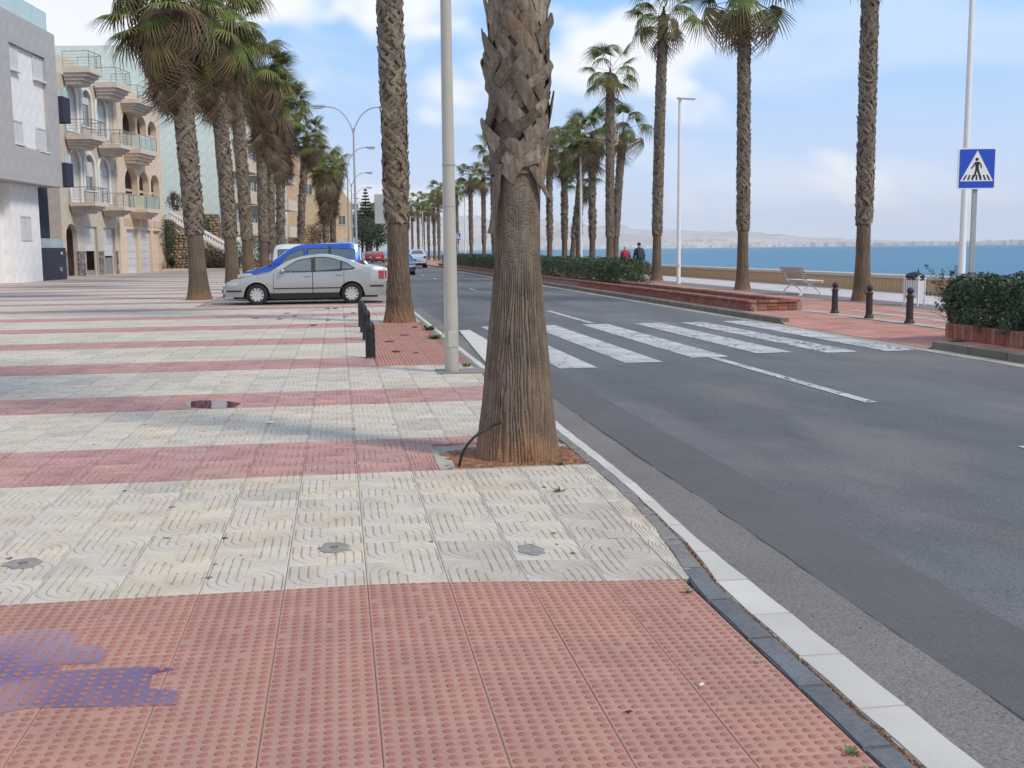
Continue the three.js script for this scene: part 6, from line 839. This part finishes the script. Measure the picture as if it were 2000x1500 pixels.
{ // 6: the garden stair with its balustrades above a rubble wall
  const z = -98.5, P = (u, v, dz = 0) => { const q = atZ(u, v, z - dz); return V(q.x, q.y, -dz); }, g = thing('garden_stair', 'white balustraded garden stair climbing over a rubble wall', 'stair', V(0, 0, z));
  const out = [P(319, 535), P(441, 535), P(441, 497), P(332, 432), P(319, 428)].map(q => [q.x, Math.max(-0.2, q.y)]); mesh('rubble_wall', boxUV(new THREE.ExtrudeGeometry(shapeOf(out), { depth: 1.2, bevelEnabled: false }).translate(0, 0, -1.2)), std({ color: rgb(0.2, 0.15, 0.1), map: T.fine, roughness: 1 }), g);
  const stones = (poly, dz, seed) => { const m = new MB(), r = rng(seed), xs = poly.map(p => p[0]), ys = poly.map(p => p[1]), inP = (x, y) => { let c = false; for (let i = 0, j = poly.length - 1; i < poly.length; j = i++) { const [a, b] = poly[i], [d, e] = poly[j]; if ((b > y) !== (e > y) && x < (d - a) * (y - b) / (e - b) + a) c = !c; } return c; }; for (let y = Math.min(...ys); y < Math.max(...ys); y += 0.24) for (let x = Math.min(...xs) + (r() - 0.5) * 0.2; x < Math.max(...xs);) { const w = 0.24 + r() * 0.34; const cx = x + w / 2, cy = y + 0.12 + (r() - 0.5) * 0.07; if (inP(cx, cy)) { const k = 0.6 + r() * 0.75; m.col = [0.36 * k, 0.265 * k, 0.165 * k]; const sp = new THREE.IcosahedronGeometry(0.5, 1); const q = sp.attributes.position; for (let i = 0; i < q.count; i++) q.setXYZ(i, q.getX(i) * (0.93), q.getY(i), q.getZ(i)); m.geo(sp, new THREE.Matrix4().compose(V(cx, cy, dz), new THREE.Quaternion().setFromEuler(new THREE.Euler(0, 0, r() * 0.6 - 0.3)), V(w * 1.02, 0.23 + r() * 0.05, 0.16))); } x += w; } return m.out(); };
  stuff(mesh('rubble_stones', stones(out, 0.02, 6), vmat({ map: T.fine, roughness: 1 }), g));
  const rail = (a, b, dz, hgt) => { const A = P(...a, dz), B = P(...b, dz), m = new MB(); mesh('handrail', new MB().strut(A, B, 0.22, 0.24).out(), mWhiteP, g); const lo = V(0, -hgt, 0), A2 = A.clone().add(lo), B2 = B.clone().add(lo); mesh('base_rail', new MB().strut(A2, B2, 0.18, 0.26).out(), mWhiteP, g); const n = Math.round(A.distanceTo(B) / 0.26); for (let i = 0; i <= n; i++) { const q = A.clone().lerp(B, i / n); m.geo(lathe([[0.05, -hgt], [0.05, -hgt * 0.85], [0.085, -hgt * 0.6], [0.05, -hgt * 0.25], [0.055, 0]], 7), new THREE.Matrix4().makeTranslation(q.x, q.y, q.z)); } stuff(mesh('balusters', m.out(), mWhiteP, g)); };
  rail([328, 424], [440, 489], 0.1, 0.7); rail([330, 412], [440, 475], 1.9, 0.55);
  { const A = P(326, 432), B = P(441, 497), n = 16; for (let i = 0; i < n; i++) { const q = A.clone().lerp(B, (i + 0.5) / n); mesh('step', new MB().box(q.x, q.y - 0.1, -1.0, (B.x - A.x) / n + 0.02, 0.3, 1.4).out(), mCreamP, g); } }
  const up = [P(389, 418, 5), P(424, 418, 5), P(434, 476, 5), P(440, 500, 5), P(330, 470, 5), P(330, 430, 5)].map(q => [q.x, q.y]); const g2 = thing('rubble_terrace', 'rubble stone terrace wall above the white garden stair', 'wall', V(0, 0, z - 5)); mesh('wall', boxUV(new THREE.ExtrudeGeometry(shapeOf(up.reverse()), { depth: 2, bevelEnabled: false }).translate(0, 0, -2)), std({ color: rgb(0.22, 0.165, 0.11), map: T.fine, roughness: 1 }), g2); stuff(mesh('rubble_stones', stones(up, 0.02, 16), vmat({ map: T.fine, roughness: 1 }), g2));
  const g3 = thing('terrace_wall', 'pale stepped terrace wall at the top of the garden stair', 'wall', V(0, 0, z - 3)); for (let i = 0; i < 3; i++) { const a = atZ(330, 412 + i * 6, z - 3), b = atZ(366 + i * 4, 412 + i * 6, z - 3); mesh('wall_course', new MB().box((a.x + b.x) / 2, a.y - 0.13, 0, b.x - a.x, 0.25, 0.6 + i * 0.2).out(), mCreamP, g3); }
  const a = atZ(318, 527, -96), b = atZ(545, 527, -96); tag(mesh('garden_kerb', new MB().box((a.x + b.x) / 2, 0.08, -96, b.x - a.x, 0.26, 0.3).out(), mCreamP), 'low pale kerb along the planted bed below the rubble wall', 'kerb'); struct('garden_bed', new MB().prism([[a.x, -96.1], [b.x + 4, -96.1], [b.x + 4, -130], [a.x, -130]].reverse(), -0.1, 0.12).out(), mSoil, 'planted earth bed in front of the mint block');
}
// ---------------------------------------------------------------- shrubs and trees by the houses
function blob(c, rx, ry, rz, seed) { return r => { let v; do { v = V(r() * 2 - 1, r() * 2 - 1, r() * 2 - 1); } while (v.lengthSq() > 1 || v.lengthSq() < 0.2); const n = 0.65 + 0.7 * fbm(v.x * 2 + seed, v.y * 2 + v.z * 2, 3); return [V(c.x + v.x * rx * n, Math.max(0.03, c.y + v.y * ry * n), c.z + v.z * rz * n), v.normalize()]; }; }
const tones = { dark: [[0.02, 0.04, 0.016], [0.03, 0.055, 0.02], [0.045, 0.07, 0.03]], red: [[0.09, 0.05, 0.03], [0.12, 0.06, 0.035], [0.05, 0.05, 0.02]], dry: [[0.16, 0.11, 0.045], [0.2, 0.13, 0.06], [0.1, 0.09, 0.035]], pine: [[0.012, 0.028, 0.016], [0.02, 0.04, 0.022]] };
function shrub(u, v, z, w, h, tone, label, n = 900, leaf = 0.16) { const p = atZ(u, v, z), g = thing('shrub', label, 'shrub', V(p.x, 0, z), 0, 'garden shrubs'), base = Math.max(0, p.y - h / 2); mesh('foliage', leafMass(blob(V(0, p.y, 0), w / 2, h / 2, w / 2, u), n, leaf, Math.round(u * 3 + v), tones[tone]), mLeaf, g); const m = new MB(), r = rng(u); for (let i = 0; i < 5; i++) m.bar(V((r() - 0.5) * 0.2, base, (r() - 0.5) * 0.2), V((r() - 0.5) * w * 0.5, p.y + h * 0.2, (r() - 0.5) * w * 0.5), 0.03, 5, 0.012); mesh('stem', m.out(), std({ color: rgb(0.1, 0.07, 0.045) }), g); }
shrub(326, 462, -97.6, 1.7, 3.4, 'dark', 'dark climbing shrub against the corner of the arched house', 1400); shrub(395, 442, -102, 1.6, 2.6, 'dark', 'dark shrub in the corner of the rubble terrace'); shrub(345, 396, -104, 2.0, 1.6, 'red', 'reddish shrub on the terrace above the stair'); shrub(404, 506, -97.2, 3.2, 2.0, 'red', 'reddish shrub at the foot of the rubble wall', 1500); shrub(428, 512, -96.8, 2.2, 1.5, 'red', 'low russet shrub beside the silver car bonnet'); shrub(463, 498, -98, 2.4, 2.6, 'dark', 'dark shrub in the bed between the first palms', 1300); shrub(503, 494, -100, 3.2, 3.2, 'dark', 'dark shrub in the bed beside the white van', 1500); shrub(478, 512, -97, 2.6, 1.6, 'dry', 'dry ochre shrub in the bed behind the blue van'); shrub(600, 462, -148, 4.2, 3.4, 'dry', 'dry golden shrub before the tan house', 1400, 0.22); shrub(622, 458, -147, 2.4, 4.2, 'red', 'tall russet shrub before the tan house', 1000, 0.22); shrub(566, 468, -147, 3.0, 1.8, 'dry', 'low dry shrub at the corner of the tan house', 800, 0.22);
{ // spiky yucca at the foot of the rubble wall and small palms on the terrace
  const spiky = (u, v, z, s, label) => { const p = atZ(u, v, z), m = new MB(), r = rng(u); for (let i = 0; i < 90; i++) { const A = r() * 6.28, e = 0.1 + r() * 1.4, l = s * (0.7 + r() * 0.4), dir = V(Math.cos(A) * Math.cos(e), Math.sin(e), Math.sin(A) * Math.cos(e)), sd = V(-Math.sin(A), 0, Math.cos(A)).multiplyScalar(s * 0.04), k = 0.6 + r() * 0.8; m.tri(sd.clone().negate(), sd, dir.multiplyScalar(l), [0.02 * k, 0.038 * k, 0.022 * k]); } const g = thing('yucca', label, 'yucca', V(p.x, Math.max(0, p.y), z), 0, 'garden shrubs'); mesh('leaves', m.out(), mLeaf, g); mesh('stem', new MB().bar(V(0, -0.6, 0), V(0, 0.1, 0), 0.09, 7).out(), std({ color: rgb(0.1, 0.07, 0.05) }), g); };
  spiky(336, 520, -97, 1.2, 'dark spiky yucca at the foot of the rubble wall'); spiky(338, 392, -105, 1.1, 'dark spiky yucca on the terrace above the stair');
}
{ const z = -185, p = atZ(716, 470, z), h = atZ(716, 366, z).y, g = thing('conifer', 'tall pointed dark conifer at the far end of the parking bay', 'tree', V(p.x, 0, z)); mesh('trunk', new MB().bar(V(0, 0, 0), V(0, h * 0.97, 0), 0.28, 8, 0.03).out(), std({ color: rgb(0.08, 0.06, 0.045) }), g); mesh('crown', leafMass(r => { const t = Math.floor(r() * 16) / 16 + r() * 0.02, q = Math.sqrt(r()), A = Math.floor(r() * 7) / 7 * 6.28 + t * 9 + (r() - 0.5) * 0.5, R = (1 - t) * 2.4 * q + 0.05; return [V(Math.cos(A) * R, h * 0.3 + h * 0.7 * t + q * 0.3 * (1 - t), Math.sin(A) * R), V(0, 1, 0)]; }, 5000, 0.3, 77, tones.pine), mLeaf, g);
  [[707, 452, -178, 5.5, 5, 'dark round tree under the pointed conifer'], [735, 458, -182, 5, 4.6, 'dark round tree next to the back of the road sign'], [724, 440, -190, 5.2, 5, 'dark tree standing behind the pointed conifer']].forEach(([u, v, zz, w, hh, l]) => { const q = atZ(u, v, zz), t = thing('round_tree', l, 'tree', V(q.x, 0, zz), 0, 'dark trees by the conifer'); mesh('trunk', new MB().bar(V(0, 0, 0), V(0.1, q.y, 0), 0.2, 7, 0.08).out(), std({ color: rgb(0.08, 0.06, 0.045) }), t); mesh('crown', leafMass(blob(V(0, q.y, 0), w / 2, hh / 2, w / 2, u), 2600, 0.34, u, tones.dark), mLeaf, t); }); }
// ---------------------------------------------------------------- sea air
scene.fog = new THREE.FogExp2(new THREE.Color().setRGB(0.93, 0.95, 1), 0.00005);
scene.traverse(o => { if (o.isMesh) { o.castShadow = o.receiveShadow = true; } });
renderer.render(scene, camera);
